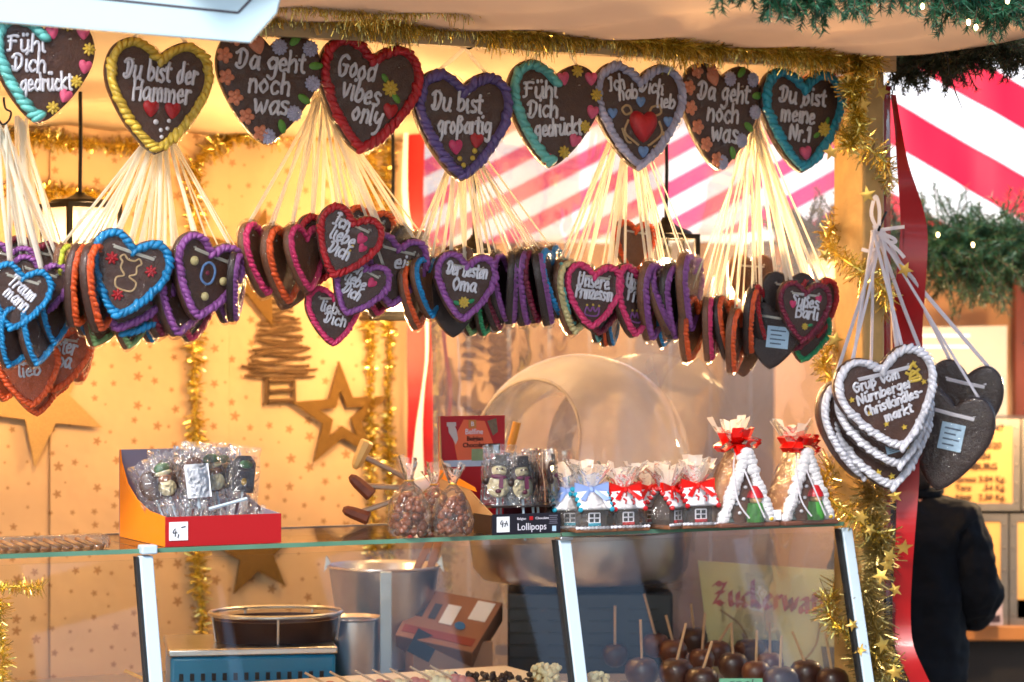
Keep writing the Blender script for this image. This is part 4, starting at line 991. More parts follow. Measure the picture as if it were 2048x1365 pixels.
# ---- lanterns
BULBL = mat('lantern_bulb', '#fff0cc', .4, emit=40, ecol=(1, .72, .36))
FROST = clear('frosted_pane', (.9, .85, .75), .5, .2, .3, 20, veil=.38, veilcol=(.95, .9, .8))
LCLR = clear('lantern_pane', (.97, .96, .93), .9, .03)
def lantern(px, d, ytop, ybot, wpx, ycap, ywire, label, frost=True, watts=12, lc=(1, .61, .28), yaw=14):
    k = K*d; w = wpx*k; h = (ybot-ytop)*k
    t = thing('hanging_lantern', label, 'lantern', P(px, ybot, d), (0, 0, radians(yaw)), group='lit hanging lanterns')
    f = MB(); s = .011
    for sx in (-1, 1):
        for sy in (-1, 1): f.box((sx*(w/2-s/2), sy*(w/2-s/2), h/2), (s, s, h-2*s))
    for z in (s/2, h-s/2):
        for q in (-1, 1): f.box((q*(w/2-s/2), 0, z), (s, w-2*s, s)); f.box((0, q*(w/2-s/2), z), (w, s, s))
    part('frame', f, BLACKM, t)
    part('base', MB().box((0, 0, -.006), (w+.012, w+.012, .012)), BLACKM, t, bevel=.002)
    c = MB(); H = (ytop-ycap)*k
    c.lathe([(w*.5, h+.001), (w*.46, h+.008), (w*.22, h+H*.5), (w*.10, h+H*.8), (w*.07, h+H), (0, h+H)], 20); part('cap', c, BLACKM, t)
    for a in range(4):
        M = Matrix.Rotation(a*pi/2, 4, 'Z'); part('pane', MB().add([(-w/2+s, -w/2+s*.5, s), (w/2-s, -w/2+s*.5, s), (w/2-s, -w/2+s*.5, h-s), (-w/2+s, -w/2+s*.5, h-s)], [(0, 1, 2, 3)], M), FROST if frost else LCLR, t)
    b = MB(); b.lathe([(0, h*.2), (.016, h*.23), (.026, h*.34), (.028, h*.42), (.02, h*.52), (.012, h*.6), (.012, h*.66)], 14); part('bulb', b, BULBL, t)
    part('bulb_socket', MB().lathe([(.014, h*.66), (.015, h*.8), (.006, h*.85), (.006, h)], 12), BLACKM, t)
    part('wire', MB().tube([(0, 0, h+H), (.002, 0, h+H+(ycap-ywire)*k*.5), (0, 0, h+H+(ycap-ywire)*k)], .0045, 6), BLACKM, t)
    ld = bpy.data.lights.new('lantern_light', 'POINT'); ld.energy = watts*LAMP; ld.color = lc; ld.shadow_soft_size = .05
    lo = bpy.data.objects.new('lantern_light', ld); col.objects.link(lo); lo.parent = t; lo.location = (0, 0, h*.42)
lantern(160, 5.75, 408, 640, 122, 385, 150, 'black framed lantern with glowing panes at the left before the starred wall', watts=16, yaw=40)
lantern(785, 6.15, 470, 632, 105, 440, 250, 'black framed lantern glowing behind the Ich liebe Dich hearts', watts=16)
lantern(948, 5.9, 500, 655, 85, 470, 250, 'small lantern mostly hidden behind the Oma heart, its wire showing above', watts=10)
lantern(1332, 5.85, 470, 610, 108, 435, 240, 'black lantern with clear panes and visible bulb before the window', frost=False, watts=30)
pl = thing('pendant_lamp', 'lit pendant lamp over the tea stall just outside the right edge', 'lamp', P(2120, 690, 6.75))
part('bulb', MB().ball((0, 0, 0), .03, nu=12, nv=8), BULBL, pl)
part('lamp_shade', MB().lathe([(.02, .07), (.09, .02), (.1, 0)], 20), BLACKM, pl)
part('wire', MB().tube([(0, 0, .07), (0, 0, .5)], .004, 6), BLACKM, pl)
ld = bpy.data.lights.new('pendant_light', 'POINT'); ld.energy = 12*LAMP; ld.color = (1, .66, .33); ld.shadow_soft_size = .04
lo = bpy.data.objects.new('pendant_light', ld); col.objects.link(lo); lo.parent = pl; lo.location = (0, 0, -.05)
# ================================================================ display case
ZS = EYE-.40
def uof(px, v=0): return uv_of(PV(px, 0, v))[0]
case = thing('glass_display_case', 'glass fronted display case with white struts below the hanging hearts', 'display case', O, (0, 0, STALL_YAW))
cu = [-.45, uof(288), uof(1122), uof(1690)]
for i in range(3):
    part('top_glass', MB().box(((cu[i]+cu[i+1])/2, .19, ZS-.005), (cu[i+1]-cu[i]-.004, .376, .008)), GLASS, case)
    part('glass_edge', MB().box(((cu[i]+cu[i+1])/2, .0, ZS-.005), (cu[i+1]-cu[i]-.004, .004, .009)), mat('green_glass_edge', '#56806a', .15, 0, .4, 9, coat=.8), case)
    q = [(cu[i]+.004, .004, ZS-.022), (cu[i+1]-.004, .004, ZS-.022), (cu[i+1]-.004, -.105, .73), (cu[i]+.004, -.105, .73)]
    part('front_glass', MB().hexa([(a, b+.003, c) for a, b, c in q], [(a, b-.003, c) for a, b, c in q]), GLASS, case)
def strut(px, w):
    u = uof(px); mb = MB()
    def sec(v, z): return [(u-w/2, v, z), (u+w/2, v, z), (u+w/2, v+.022, z), (u-w/2, v+.022, z)]
    a, b = sec(-.010, ZS-.014), sec(-.118, .72)
    mb.hexa(a, b); st = part('strut', mb, WHITEP, case, bevel=.0025)
    mb = MB(); mb.hexa([(u-w/2-.006, -.006, ZS-.016), (u-w/2-.001, -.006, ZS-.016), (u-w/2-.001, .014, ZS-.016), (u-w/2-.006, .014, ZS-.016)], [(u-w/2-.006, -.114, .72), (u-w/2-.001, -.114, .72), (u-w/2-.001, -.094, .72), (u-w/2-.006, -.094, .72)])
    part('rubber_seal', mb, mat('black_rubber', '#121214', .6), case)
    return u
us = [strut(290, .027), strut(1126, .028), strut(1690, .026)]
part('corner_clamp', MB().box((us[0]+.004, -.004, ZS-.002), (.032, .03, .018)), WHITEP, case, bevel=.003)
part('corner_clamp', MB().box((us[1], -.004, ZS-.012), (.03, .03, .008)), STEEL, case, bevel=.002)
part('case_floor', MB().box((.72, .13, .70), (2.35, .50, .04)), mat('case_floor', '#d8c8ae', .5, 0, .12, 9), case)
part('case_front', MB().box((.72, -.125, .36), (2.35, .02, .70)), WHITEP, case)
part('back_rail', MB().box((.72, .382, ZS-.006), (2.35, .012, .014)), STEEL, case)
bc = thing('back_counter', 'steel topped back counter inside the stall carrying the machines', 'counter', O, (0, 0, STALL_YAW))
part('counter_top', MB().box((.5, .95, .715), (1.95, .72, .03)), STEEL, bc, bevel=.003)
part('counter_body', MB().box((.5, .97, .35), (1.9, .64, .69)), CREAM, bc)

CELLO = clear('cellophane', (.99, .98, .97), .8, .06, .9, 40, veil=.05, veilcol=(1, .97, .93))
RUFF = clear('cellophane_ruffle', (.99, .98, .97), .7, .15, .4, 40, veil=.62, veilcol=(1, .97, .93))
WRAP = clear('lollipop_wrap', (.98, .98, .98), 2.0, .05, .9, 60, veil=.03)
CARD = {k: mat(k+'_card', c, .45, 0, .05, 8, bump=.08, bscale=200) for k, c in dict(orange='#ff8a10', red='#a80a12', lilac='#8f8494', navy='#15121f', brown='#2c150e', kraft='#b98a58', white='#e4e6ec', deepred='#a5121c', salmon='#d8603c').items()}
PEN = mat('pen_ink', '#23262e', .6)
CHOC = mat('milk_chocolate', '#4a2516', .38, 0, .2, 30, coat=.2)
DCHOC = mat('dark_chocolate', '#26130d', .4, 0, .2, 30, coat=.25)
WCHOC = mat('white_chocolate', '#dcc89a', .45, 0, .1, 40)
def onshelf(px, v=.03): p = PV(px, 0, v); p.z = ZS; return p
def shelf_thing(name, label, cat, px, v=.03, yaw=None, group=None): return thing(name, label, cat, onshelf(px, v), (0, 0, STALL_YAW if yaw is None else radians(yaw)), group)
def ruffle(mb, x, y, z, r, h, n, seed, squeeze=.25):
    rr = random.Random(seed)
    for i in range(n):
        a = 2*pi*i/n+rr.uniform(-.3, .3); w = r*rr.uniform(.5, .9); hh = h*rr.uniform(.6, 1.1); lean = r*rr.uniform(.3, 1.0)
        c, s = cos(a), sin(a); pts = []
        for k in range(4):
            f = k/3; d = lean*f+r*squeeze; wd_ = w*(.25+.75*f)
            pts.append(((x+c*d-s*wd_/2, y+s*d+c*wd_/2, z+hh*f+rr.uniform(-.08, .08)*h*f), (x+c*d*(1+.15*f), y+s*d*(1+.15*f), z+hh*f*1.03), (x+c*d+s*wd_/2, y+s*d-c*wd_/2, z+hh*f+rr.uniform(-.1, .1)*h*f)))
        vs = [q for p in pts for q in p]
        mb.add(vs, [(3*k+j, 3*k+j+1, 3*k+j+4, 3*k+j+3) for k in range(3) for j in range(2)])
def txt(parent, s, size, m, x, y, z, align='CENTER', sx=1, bold=0, rz=0, ry=0, shear=0):
    o = part('lettering', text_mesh(s, size, m, align=align, sx=sx, bold=bold, shear=shear), None, parent); o.location = (x, y, z); o.rotation_euler = (0, ry, rz); return o

# ---- red and orange lollipop box at the left
w = uof(563)-uof(331)
bx = shelf_thing('display_box', 'red and orange cardboard box of wrapped chocolate lollipops priced 4', 'box', 447, .012)
DB = .29; BH = .178; FH = .058; tk = .003
side = [(0, 0), (DB, 0), (DB, BH), (DB*.97, BH*.86), (DB*.83, BH*.62), (DB*.62, BH*.46), (DB*.35, BH*.36), (0, FH)]
def yprism(mb, pts, x0, x1):
    n = len(pts); vs = [(x0, a, b) for a, b in pts]+[(x1, a, b) for a, b in pts]
    mb.add(vs, [tuple(range(n)), tuple(range(2*n-1, n-1, -1))]+[(i, n+i, n+(i+1) % n, (i+1) % n) for i in range(n)])
mb = MB(); yprism(mb, side, -w/2, -w/2+tk); part('side_panel', mb, CARD['orange'], bx, label='orange side panel with a scooped edge')
mb = MB(); yprism(mb, side, w/2-tk, w/2); part('side_panel', mb, CARD['lilac'], bx)
fp = part('front_panel', MB().box((0, -.0017, FH/2), (w, .003, FH)), CARD['red'], bx)
part('back_panel', MB().box((0, DB+.002, BH/2), (w, .003, BH)), CARD['lilac'], bx)
part('bottom_panel', MB().box((0, DB/2, .0015), (w-.008, DB-.003, .003)), CARD['lilac'], bx)
pt_ = part('price_tag', MB().box((-w/2+.026, -.0042, FH/2+.001), (.038, .0015, .036)), CARD['white'], bx)
mb = MB(); handwrite(mb, '4,', -w/2+.020, FH/2-.009, .016, .0095, .0009, y=-.0056); mb.tube([(-w/2+.031, -.0056, FH/2+.008), (-w/2+.040, -.0056, FH/2+.010)], .001, 5)
part('lettering', mb, PEN, pt_)
def lollipop(label, x, y, z, face, rz=0, tilt=0, sc=1, parent_box=bx, group='wrapped chocolate lollipops in the red box', up=True):
    M = wm(parent_box); p = M @ Vector((x, y, z))
    t = thing('chocolate_lollipop', label, 'lollipop', p, (radians(tilt), radians(rz), STALL_YAW+radians(face[1] if len(face) > 1 else 0)), group)
    s = sc; k = face[0]
    part('stick', MB().tube([(0, 0, -.07*s), (0, 0, .012*s)], .0022*s, 6), WHITEP, t)
    body = MB(); body.ball((0, 0, .03*s), (.021*s, .006*s, .03*s), nu=14, nv=9)
    if k == 'santa':
        part('chocolate', body, CHOC, t)
        mb = MB(); mb.ball((0, -.005*s, .018*s), (.016*s, .005*s, .015*s), nu=10, nv=6); mb.ball((0, -.006*s, .044*s), (.016*s, .004*s, .005*s), nu=10, nv=5); part('white_beard', mb, WCHOC, t)
        mb = MB(); mb.ball((0, -.006*s, .034*s), (.012*s, .004*s, .007*s), nu=10, nv=6); part('face', mb, mat('caramel_face', '#a8683c', .5), t)
        mb = MB(); mb.ball((0, -.005*s, .053*s), (.014*s, .005*s, .010*s), nu=10, nv=6); part('cap', mb, mat('cap_green', '#3d6a3a', .5), t)
    elif k == 'snowman':
        part('chocolate', body, CHOC, t)
        mb = MB(); mb.ball((0, -.004*s, .018*s), (.019*s, .006*s, .019*s), nu=12, nv=8); mb.ball((0, -.004*s, .044*s), (.013*s, .006*s, .012*s), nu=12, nv=8); part('white_body', mb, WCHOC, t)
        mb = MB(); mb.box((0, -.007*s, .054*s), (.030*s, .006*s, .004*s)); mb.box((.001*s, -.007*s, .063*s), (.020*s, .006*s, .016*s)); part('black_hat', mb, DCHOC, t, bevel=.001)
        mb = MB(); mb.ball((0, -.009*s, .034*s), (.014*s, .003*s, .0045*s), nu=10, nv=5); mb.box((.004*s, -.0105*s, .024*s), (.007*s, .003*s, .018*s)); part('scarf', mb, mat('plum_icing', '#5e2440', .5), t)
        mb = MB(); mb.ball((0, -.011*s, .010*s), (.005*s, .002*s, .004*s)); mb.ball((-.004*s, -.010*s, .047*s), .0016*s); mb.ball((.005*s, -.010*s, .047*s), .0016*s); part('dots', mb, mat('plum_dots', '#4a1828', .5), t)
        mb = MB(); mb.ball((-.021*s, -.004*s, .027*s), (.006*s, .005*s, .007*s)); mb.ball((.021*s, -.004*s, .028*s), (.006*s, .005*s, .007*s)); part('mitten', mb, DCHOC, t)
    elif k == 'tree':
        mb = MB(); mb.prism([(-.018*s, 0), (.018*s, 0), (.02*s, .05*s), (.01*s, .062*s), (-.012*s, .06*s), (-.02*s, .05*s)], -.005*s, .005*s); part('chocolate', mb, DCHOC, t, bevel=.001)
        mb = MB(); mb.ball((0, -.006*s, .016*s), (.005*s, .003*s, .006*s)); part('yellow_dot', mb, mat('yellow_icing_b', '#d8a520', .5), t)
        mb = MB(); mb.ball((.002*s, -.006*s, .046*s), (.012*s, .003*s, .007*s)); part('green_dot', mb, mat('cap_green', '#3d6a3a', .5), t)
    else:
        part('chocolate', body, DCHOC if k == 'dark' else CHOC, t)
        if k == 'label':
            part('paper_label', MB().box((0, -.009*s, .022*s), (.036*s, .001, .05*s)), CARD['white'], t)
    wv = MB(); q = .029*s; rr = random.Random(label)
    for sy in (-1, 1):
        vs = []
        for j in range(6):
            for i in range(5): vs.append(((-1+i/2)*q*(1+.06*rr.uniform(-1, 1)), sy*(.013*s*(1-((i-2)/2)**2)*.9+.001)+rr.uniform(-.002, .002), -.014*s+.092*s*j/5+rr.uniform(-.003, .003)))
        wv.add(vs, [(j*5+i, j*5+i+1, (j+1)*5+i+1, (j+1)*5+i) for j in range(5) for i in range(4)])
    part('clear_wrap', wv, WRAP, t, angle=25)
    return t
L = lollipop
L('santa face lollipop with white beard in the red box, right of the paper label', .012, 0.073, .098, ('santa',), -8, -12, 1.25)
L('lollipop turned to show its white paper ingredients label', -.032, 0.058, .092, ('label', -4), -3, -14, 1.35)
L('dark slab lollipop with yellow and green dots at the right of the red box', .066, 0.073, .098, ('tree',), 8, -12, 1.2)
L('lollipop half buried behind the paper label at the left', -.072, 0.110, .088, ('santa', -14), -16, -12, 1.15)
L('leftmost lollipop leaning on the orange side of the red box', -.098, 0.118, .082, ('choc', -20), -22, -10, 1.05)
L('lollipop standing behind the santa face one', .03, 0.133, .105, ('dark',), 4, -8, 1.15)
L('tallest wrapped lollipop behind the paper label with its wrap pointing up', -.018, 0.140, .118, ('label', 8), 10, -6, 1.0)
L('lollipop with a green cap beside the dark slab', .044, 0.110, .102, ('santa', 6), -2, -10, 1.1)
L('dark lollipop in the back left of the red box', -.055, 0.170, .098, ('dark', -8), -8, -6, 1.1)
fb = thing('wrapper_tails', 'tangle of glittering wrapper ends along the front inside the red box', 'wrapping', wm(bx) @ Vector((0, .03, .004)), (0, 0, STALL_YAW), kind='stuff')
mb = MB(); rr = random.Random(3)
for i in range(120):
    x = rr.uniform(-w*.42, w*.38); y = rr.uniform(-.018, .05); a = rr.uniform(-.5, .5); hgt = rr.uniform(.035, .085)
    mb.ribbon([(x, y, 0), (x+a*.02, y-.004, hgt*.5), (x+a*.045, y+rr.uniform(-.01, .01), hgt)], [.004, .007, .011], Vector((rr.uniform(-1, 1), 1, rr.uniform(-.4, .4))))
part('wrap_strips', mb, clear('wrap_ends', (.96, .95, .93), 2.5, .08, .9, 50, veil=.16), fb, smooth=False)
mb = MB(); mb.tube([(-.03, -.03, .067), (.05, -.026, .085)], .0035, 6); part('crossing_stick', mb, WHITEP, fb)

# ---- low clear packs at far left
pk = shelf_thing('biscuit_pack', 'low clear pack of amber biscuits lying at the left end of the shelf', 'biscuits', 120, .05)
mb = MB(); 
for i in range(12): mb.lathe([(0, 0), (.02, 0), (.021, .003), (.02, .006), (0, .006)], 12, Matrix.Translation((-.16+.021*i, .01, .008)) @ Matrix.Rotation(.45, 4, 'Y'))
part('biscuit', mb, mat('amber_biscuit', '#c8843c', .6, 0, .2, 30), pk)
part('clear_tray', MB().box((-.04, .01, .013), (.27, .06, .025)), CELLO, pk, bevel=.004)

# ---- bagged nuts
NUT = mat('sugared_nuts', '#7a3c18', .4, 0, .4, 40, bump=.7, bscale=120, coat=.4)
def nutbag(px, v, label, s, yaw=0):
    t = shelf_thing('nut_bag', label, 'sweets bag', px, v, 25+yaw, 'cellophane bags of sugared nuts'); rr = random.Random(label)
    mb = MB()
    for i in range(70):
        a = rr.uniform(0, 2*pi); z = rr.random()**1.2*.075*s; R_ = .036*s*(1-.35*z/(.075*s)); r = sqrt(rr.random())*R_
        mb.ball((r*cos(a), r*sin(a)*.8, .008+z), (.009*s, .007*s, .008*s), nu=7, nv=5, R=Euler((rr.uniform(0, 3), rr.uniform(0, 3), 0)).to_matrix())
    part('sugared_nuts', mb, NUT, t)
    b = MB(); prof = [(.03, .001), (.041, .012), (.043, .035), (.038, .065), (.024, .09), (.008, .105), (.006, .11)]
    b.lathe([(r*s*(1+.0*i), z*s) for i, (r, z) in enumerate(prof)], 14); b.v = [(x*(1+rr.uniform(-.1, .1)), y*(1+rr.uniform(-.1, .1)), z) for x, y, z in b.v]
    part('clear_bag', b, CELLO, t, angle=25)
    b = MB(); ruffle(b, 0, 0, .106*s, .022*s, .045*s, 11, label, .3); part('gathered_top', b, clear('bag_top', (.99, .98, .97), 1.1, .1, .7, 40, veil=.2, veilcol=(1, .97, .93)), t, smooth=False)
    part('wire_tie', MB().tube([(.008*s*cos(a), .008*s*sin(a), .107*s) for a in [i*pi/5 for i in range(10)]], .0016, 5, closed=True), GOLDF, t)
nutbag(818, .02, 'tall cellophane bag of nuts at the left of the lollipop carton', 1.08)
nutbag(868, .09, 'middle cellophane bag of nuts, set a little further back', .95)
nutbag(905, .0, 'cellophane bag of nuts right against the carton side', 1.0, 10)

# ---- lollipop carton with header card
w2 = uof(1120)-uof(984)
ct2 = shelf_thing('lollipop_carton', 'dark carton with red picture header card and the word Lollipops', 'carton', 1052, .0)
D2 = .26; H2 = .238
side = [(0, 0), (D2, 0), (D2, H2), (D2*.97, H2*.62), (D2*.85, H2*.52), (D2*.45, H2*.38), (0, .042)]
mb = MB(); yprism(mb, side, -w2/2, -w2/2+tk); sp_ = part('side_panel', mb, CARD['kraft'], ct2)
sc_ = [(0, 0), (.10, 0), (.10, .042), (0, .042)]; mb = MB(); yprism(mb, [(0, .001), (.085, .001), (.085, .04), (0, .04)], -w2/2-.0015, -w2/2-.0001); part('dark_print', mb, CARD['brown'], sp_)
mb = MB(); yprism(mb, [(.07, .085), (D2-.002, .105), (D2-.002, H2-.115), (D2*.85, H2*.51), (.08, .094)], -w2/2-.0015, -w2/2-.0001); part('orange_print', mb, CARD['orange'], sp_)
mb = MB(); yprism(mb, [(0, 0), (D2, 0), (D2, .10), (D2*.6, .085), (0, .042)], w2/2-tk, w2/2); part('side_panel', mb, CARD['navy'], ct2)
fr2 = part('tray_front', MB().box((0, -.0017, .021), (w2, .003, .042)), CARD['navy'], ct2)
wi = mat('white_print', '#d4d0dc', .5)
txt(fr2, 'Lollipops', .021, wi, .012, -.0036, .014, sx=.9)
txt(fr2, 'Belgian', .0075, wi, -.012, -.0036, .0315); txt(fr2, 'Chocolate', .0075, wi, .036, -.0036, .0315)
mb = MB(); mb.box((.0105, -.0036, .032), (.008, .0008, .008)); part('red_emblem', mb, CARD['red'], fr2)
mb = MB()
for i in range(5): mb.box((.062, -.0036, .036-.004*i), (.020-.003*(i % 2), .0008, .0016))
part('fine_print', mb, mat('grey_print', '#6a6878', .5), fr2)
mb = MB(); mb.box((.064, -.0036, .009), (.009, .0008, .011)); part('blue_mark', mb, STK, fr2)
pc2 = part('price_card', MB().box((-w2/2+.024, -.0045, .021), (.029, .0015, .032)), CARD['white'], ct2)
mb = MB(); handwrite(mb, '4', -w2/2+.02, .016, .009, .009, .0009, y=-.0058); mb.tube([(-w2/2+.027, -.0058, .016), (-w2/2+.031, -.0058, .028), (-w2/2+.034, -.0058, .018)], .0009, 5); mb.tube([(-w2/2+.026, -.0058, .023), (-w2/2+.034, -.0058, .022)], .0009, 5)
part('lettering', mb, PEN, pc2)
part('bottom_panel', MB().box((0, D2/2, .0015), (w2-.008, D2-.004, .003)), CARD['navy'], ct2)
hd = part('header_card', MB().box((0, D2+.0015, H2/2+.0), (w2, .003, H2)), CARD['deepred'], ct2)
mb = MB(); mb.prism([(-.035, H2-.098), (.035, H2-.098), (.05, H2-.06), (.03, H2-.012), (-.02, H2-.008), (-.045, H2-.05)], D2-.0009, D2-.0002); part('glow_print', mb, CARD['salmon'], hd)
mb = MB(); mb.box((0, D2-.0012, H2-.018), (.018, .0008, .018)); part('tan_emblem', mb, mat('tan_print', '#b8763a', .5), hd)
txt(hd, 'B', .014, wi, 0, D2-.0020, H2-.018); txt(hd, 'Belfine', .017, wi, .004, D2-.0016, H2-.035, sx=.95)
dk = mat('brown_print', '#3c140c', .6)
txt(hd, 'Belgian', .014, dk, .006, D2-.0016, H2-.050, bold=.0003); txt(hd, 'Chocolate', .014, dk, .006, D2-.0016, H2-.064, bold=.0003)
mb = MB(); o1 = [(-.058, H2-.02), (-.046, H2-.014), (-.038, H2-.03), (-.034, H2-.05), (-.04, H2-.062), (-.046, H2-.05), (-.056, H2-.036)]
mb.prism(o1, D2-.0010, D2-.0003); mb.box((-.05, D2-.0008, H2-.018), (.022, .0008, .009)); part('bearded_figure_print', mb, mat('beard_print', '#b8a8a4', .6), hd)
mb = MB(); mb.prism([(.036, H2-.012), (.058, H2-.006), (.062, H2-.036), (.05, H2-.044)], D2-.0010, D2-.0003); part('figure_print', mb, mat('figure_print', '#6a5a48', .6, 0, .6, 120), hd)
mb = MB(); mb.box((.012, D2-.0008, H2-.085), (.028, .0008, .026)); part('green_parcel_print', mb, mat('parcel_print', '#7f8f68', .6, 0, .3, 90), hd)
mb = MB(); mb.box((.052, D2-.0008, H2-.072), (.03, .0008, .022)); part('dark_panel_print', mb, CARD['brown'], hd)
mb = MB(); mb.box((.057, D2-.0016, H2-.074), (.012, .0008, .018)); part('blue_mark', mb, STK, hd)
mb = MB(); mb.box((0, D2-.0007, H2-.103), (w2-.006, .0008, .014)); part('snow_print', mb, mat('snow_print', '#a9b4c4', .6, 0, .2, 60), hd)
GS = 'wrapped snowman lollipops in the dark carton'
for lab, x, y, z, f, rz in (('dark lollipop with plum scarf at the left of the carton', -.048, .035, .075, ('snowman', -25), 3), ('white snowman lollipop with black hat facing out of the carton', .002, .02, .072, ('snowman', 0), -2),
    ('lollipop turned edge on, just right of the white snowman', .032, .035, .075, ('choc', 70), 0), ('second edge on lollipop right of the white snowman', .046, .04, .075, ('choc', 72), 0),
    ('dark snowman lollipop at the right end of the carton', .078, .03, .075, ('snowman', 50), 0), ('dark lollipop standing in the back row of the carton', -.02, .08, .085, ('dark', -10), 0)):
    L(lab, x, y, z, f, rz, -4, 1.25, ct2, GS)
part('inner_ledge', MB().box((0, .035, .056), (w2-.008, .05, .004)), DCHOC, ct2)
yc = thing('wooden_spoon_handle', 'yellow wooden rod poking up behind the red header card', 'rod', P(1010, 960, 5.75))
part('handle', MB().tube([P(1000, 980, 5.75), P(1034, 845, 5.75)], .010, 10), mat('yellow_wood', '#d89a3a', .5), yc, world=True)

# ---- small gingerbread houses
def small_house(px, v, label, colr, yaw=24, bow='red', s=1.0):
    s *= 1.13; t = shelf_thing('gingerbread_house', label, 'gingerbread house', px, v, yaw, 'small gingerbread houses in a row'); t.scale = (s, s, s)
    part('base_plate', MB().box((0, 0, .004), (.084, .07, .008)), CRUST, t, bevel=.002)
    mb = MB(); rr = random.Random(label)
    for i in range(11): mb.ball((-.038+.0076*i, -.035, .009), (.0045, .003, .003), nu=6, nv=4)
    part('base_icing', mb, IC['white'], t)
    W = .050; D = .044; H = .036; A_ = .075
    mb = MB(); n = [(-D/2, .008), (D/2, .008), (D/2, .008+H), (0, A_), (-D/2, .008+H)]; yprism(mb, n, -W/2, W/2); part('wall', mb, mat('house_biscuit', '#3a2a22', .6, 0, .25, 40), t)
    rf = MB()
    for sy in (-1, 1):
        a = Vector((0, 0, A_+.004)); b = Vector((0, sy*(D/2+.008), .008+H-.004)); nn = Vector((0, sy*(a.z-b.z), abs(b.y))).normalized()*.008
        rf.hexa([(-W/2-.008, a.y, a.z), (W/2+.008, a.y, a.z), (W/2+.008, b.y, b.z), (-W/2-.008, b.y, b.z)], [(-W/2-.008, a.y+nn.y, a.z+nn.z), (W/2+.008, a.y+nn.y, a.z+nn.z), (W/2+.008, b.y+nn.y, b.z+nn.z), (-W/2-.008, b.y+nn.y, b.z+nn.z)])
    roof = part('roof', rf, mat('snow_icing', '#e8e6ea', .6, 0, .08, 60, bump=.6, bscale=150), t, bevel=.003)
    e = MB()
    for sx in (-1, 1):
        for sy in (-1, 1):
            for i in range(5):
                f = (i+.5)/5; e.ball((sx*(W/2+.007), sy*(D/2+.016)*f, A_+.008-(A_-.008-H+.014)*f), (.005, .006, .005), nu=6, nv=5)
    part('roof_edge_icing', e, IC[colr], roof)
    if colr == 'red':
        e = MB()
        for x, f in ((-.016, .35), (0, .3), (.014, .4), (-.006, .6), (.01, .65)):
            z = A_+.013-(A_-.008-H+.012)*f; y = -(D/2+.012)*f-.005
            e.tube([(x-.005, y, z), (x, y-.003, z-.004), (x-.003, y-.006, z-.010)], .0017, 5)
        part('roof_piping', e, IC['red'], roof)
    wn_ = part('window', MB().box((0, -D/2-.001, .026), (.024, .003, .018)), mat('window_dark', '#1c2028', .4), t)
    e = MB()
    for x in (-.011, 0, .011): e.tube([(x, -D/2-.003, .017), (x, -D/2-.003, .035)], .0014, 5)
    for z in (.017, .026, .035): e.tube([(-.011, -D/2-.003, z), (.011, -D/2-.003, z)], .0014, 5)
    part('window_frame', e, IC['white'], wn_)
    part('window_box', MB().box((0, -D/2-.004, .014), (.024, .006, .006)), IC['teal'] if colr == 'teal' else IC['red'], t, bevel=.001)
    c = MB(); c.lathe([(.05, .004), (.052, .02), (.046, .045), (.026, .07), (.006, .08)], 16, Matrix.Diagonal((1, .85, 1, 1))); c.v = [(x*(1+rr.uniform(-.08, .08)), y*(1+rr.uniform(-.08, .08)), z) for x, y, z in c.v]
    part('clear_bag', c, CELLO, t, angle=25)
    c = MB(); ruffle(c, 0, .004, .078, .036, .05, 17, label, .35); part('gathered_top', c, RUFF, t, smooth=False)
    b = MB(); bm_ = IC['red'] if bow == 'red' else IC['sky']
    for sx in (-1, 1):
        b.hexa([(0, -.012, .074), (sx*.034, -.014, .070), (sx*.034, -.014, .092), (0, -.012, .082)], [(0, -.006, .074), (sx*.032, -.004, .070), (sx*.032, -.004, .092), (0, -.006, .082)])
        b.hexa([(sx*.002, -.014, .076), (sx*.02, -.03, .058), (sx*.03, -.03, .062), (sx*.006, -.014, .08)], [(sx*.002, -.0125, .076), (sx*.02, -.0285, .058), (sx*.03, -.0285, .062), (sx*.006, -.0125, .08)])
    b.ball((0, -.012, .078), (.006, .006, .006)); part('bow', b, mat('satin_red', '#e01208', .35, 0, .1, 50) if bow == 'red' else mat('satin_blue', '#8fa6dc', .35, 0, .1, 50), t, smooth=False)
    return t
small_house(1135, .04, 'snowy house with teal edges half hidden behind the carton', 'teal', 10, 'blue', .95)
small_house(1178, .0, 'snowy house with teal edges and teal window box in full view', 'teal', 22, 'blue', 1.0)
small_house(1245, .0, 'leftmost red edged snowy house in the row', 'red', 24, 'red', .98)
small_house(1294, .06, 'red edged snowy house set back between its neighbours', 'red', 20, 'red', .95)
small_house(1336, .01, 'red edged snowy house turned to show its gable', 'red', 50, 'red', .95)
small_house(1390, .0, 'rightmost red edged snowy house with the widest bow', 'red', 22, 'red', 1.02)
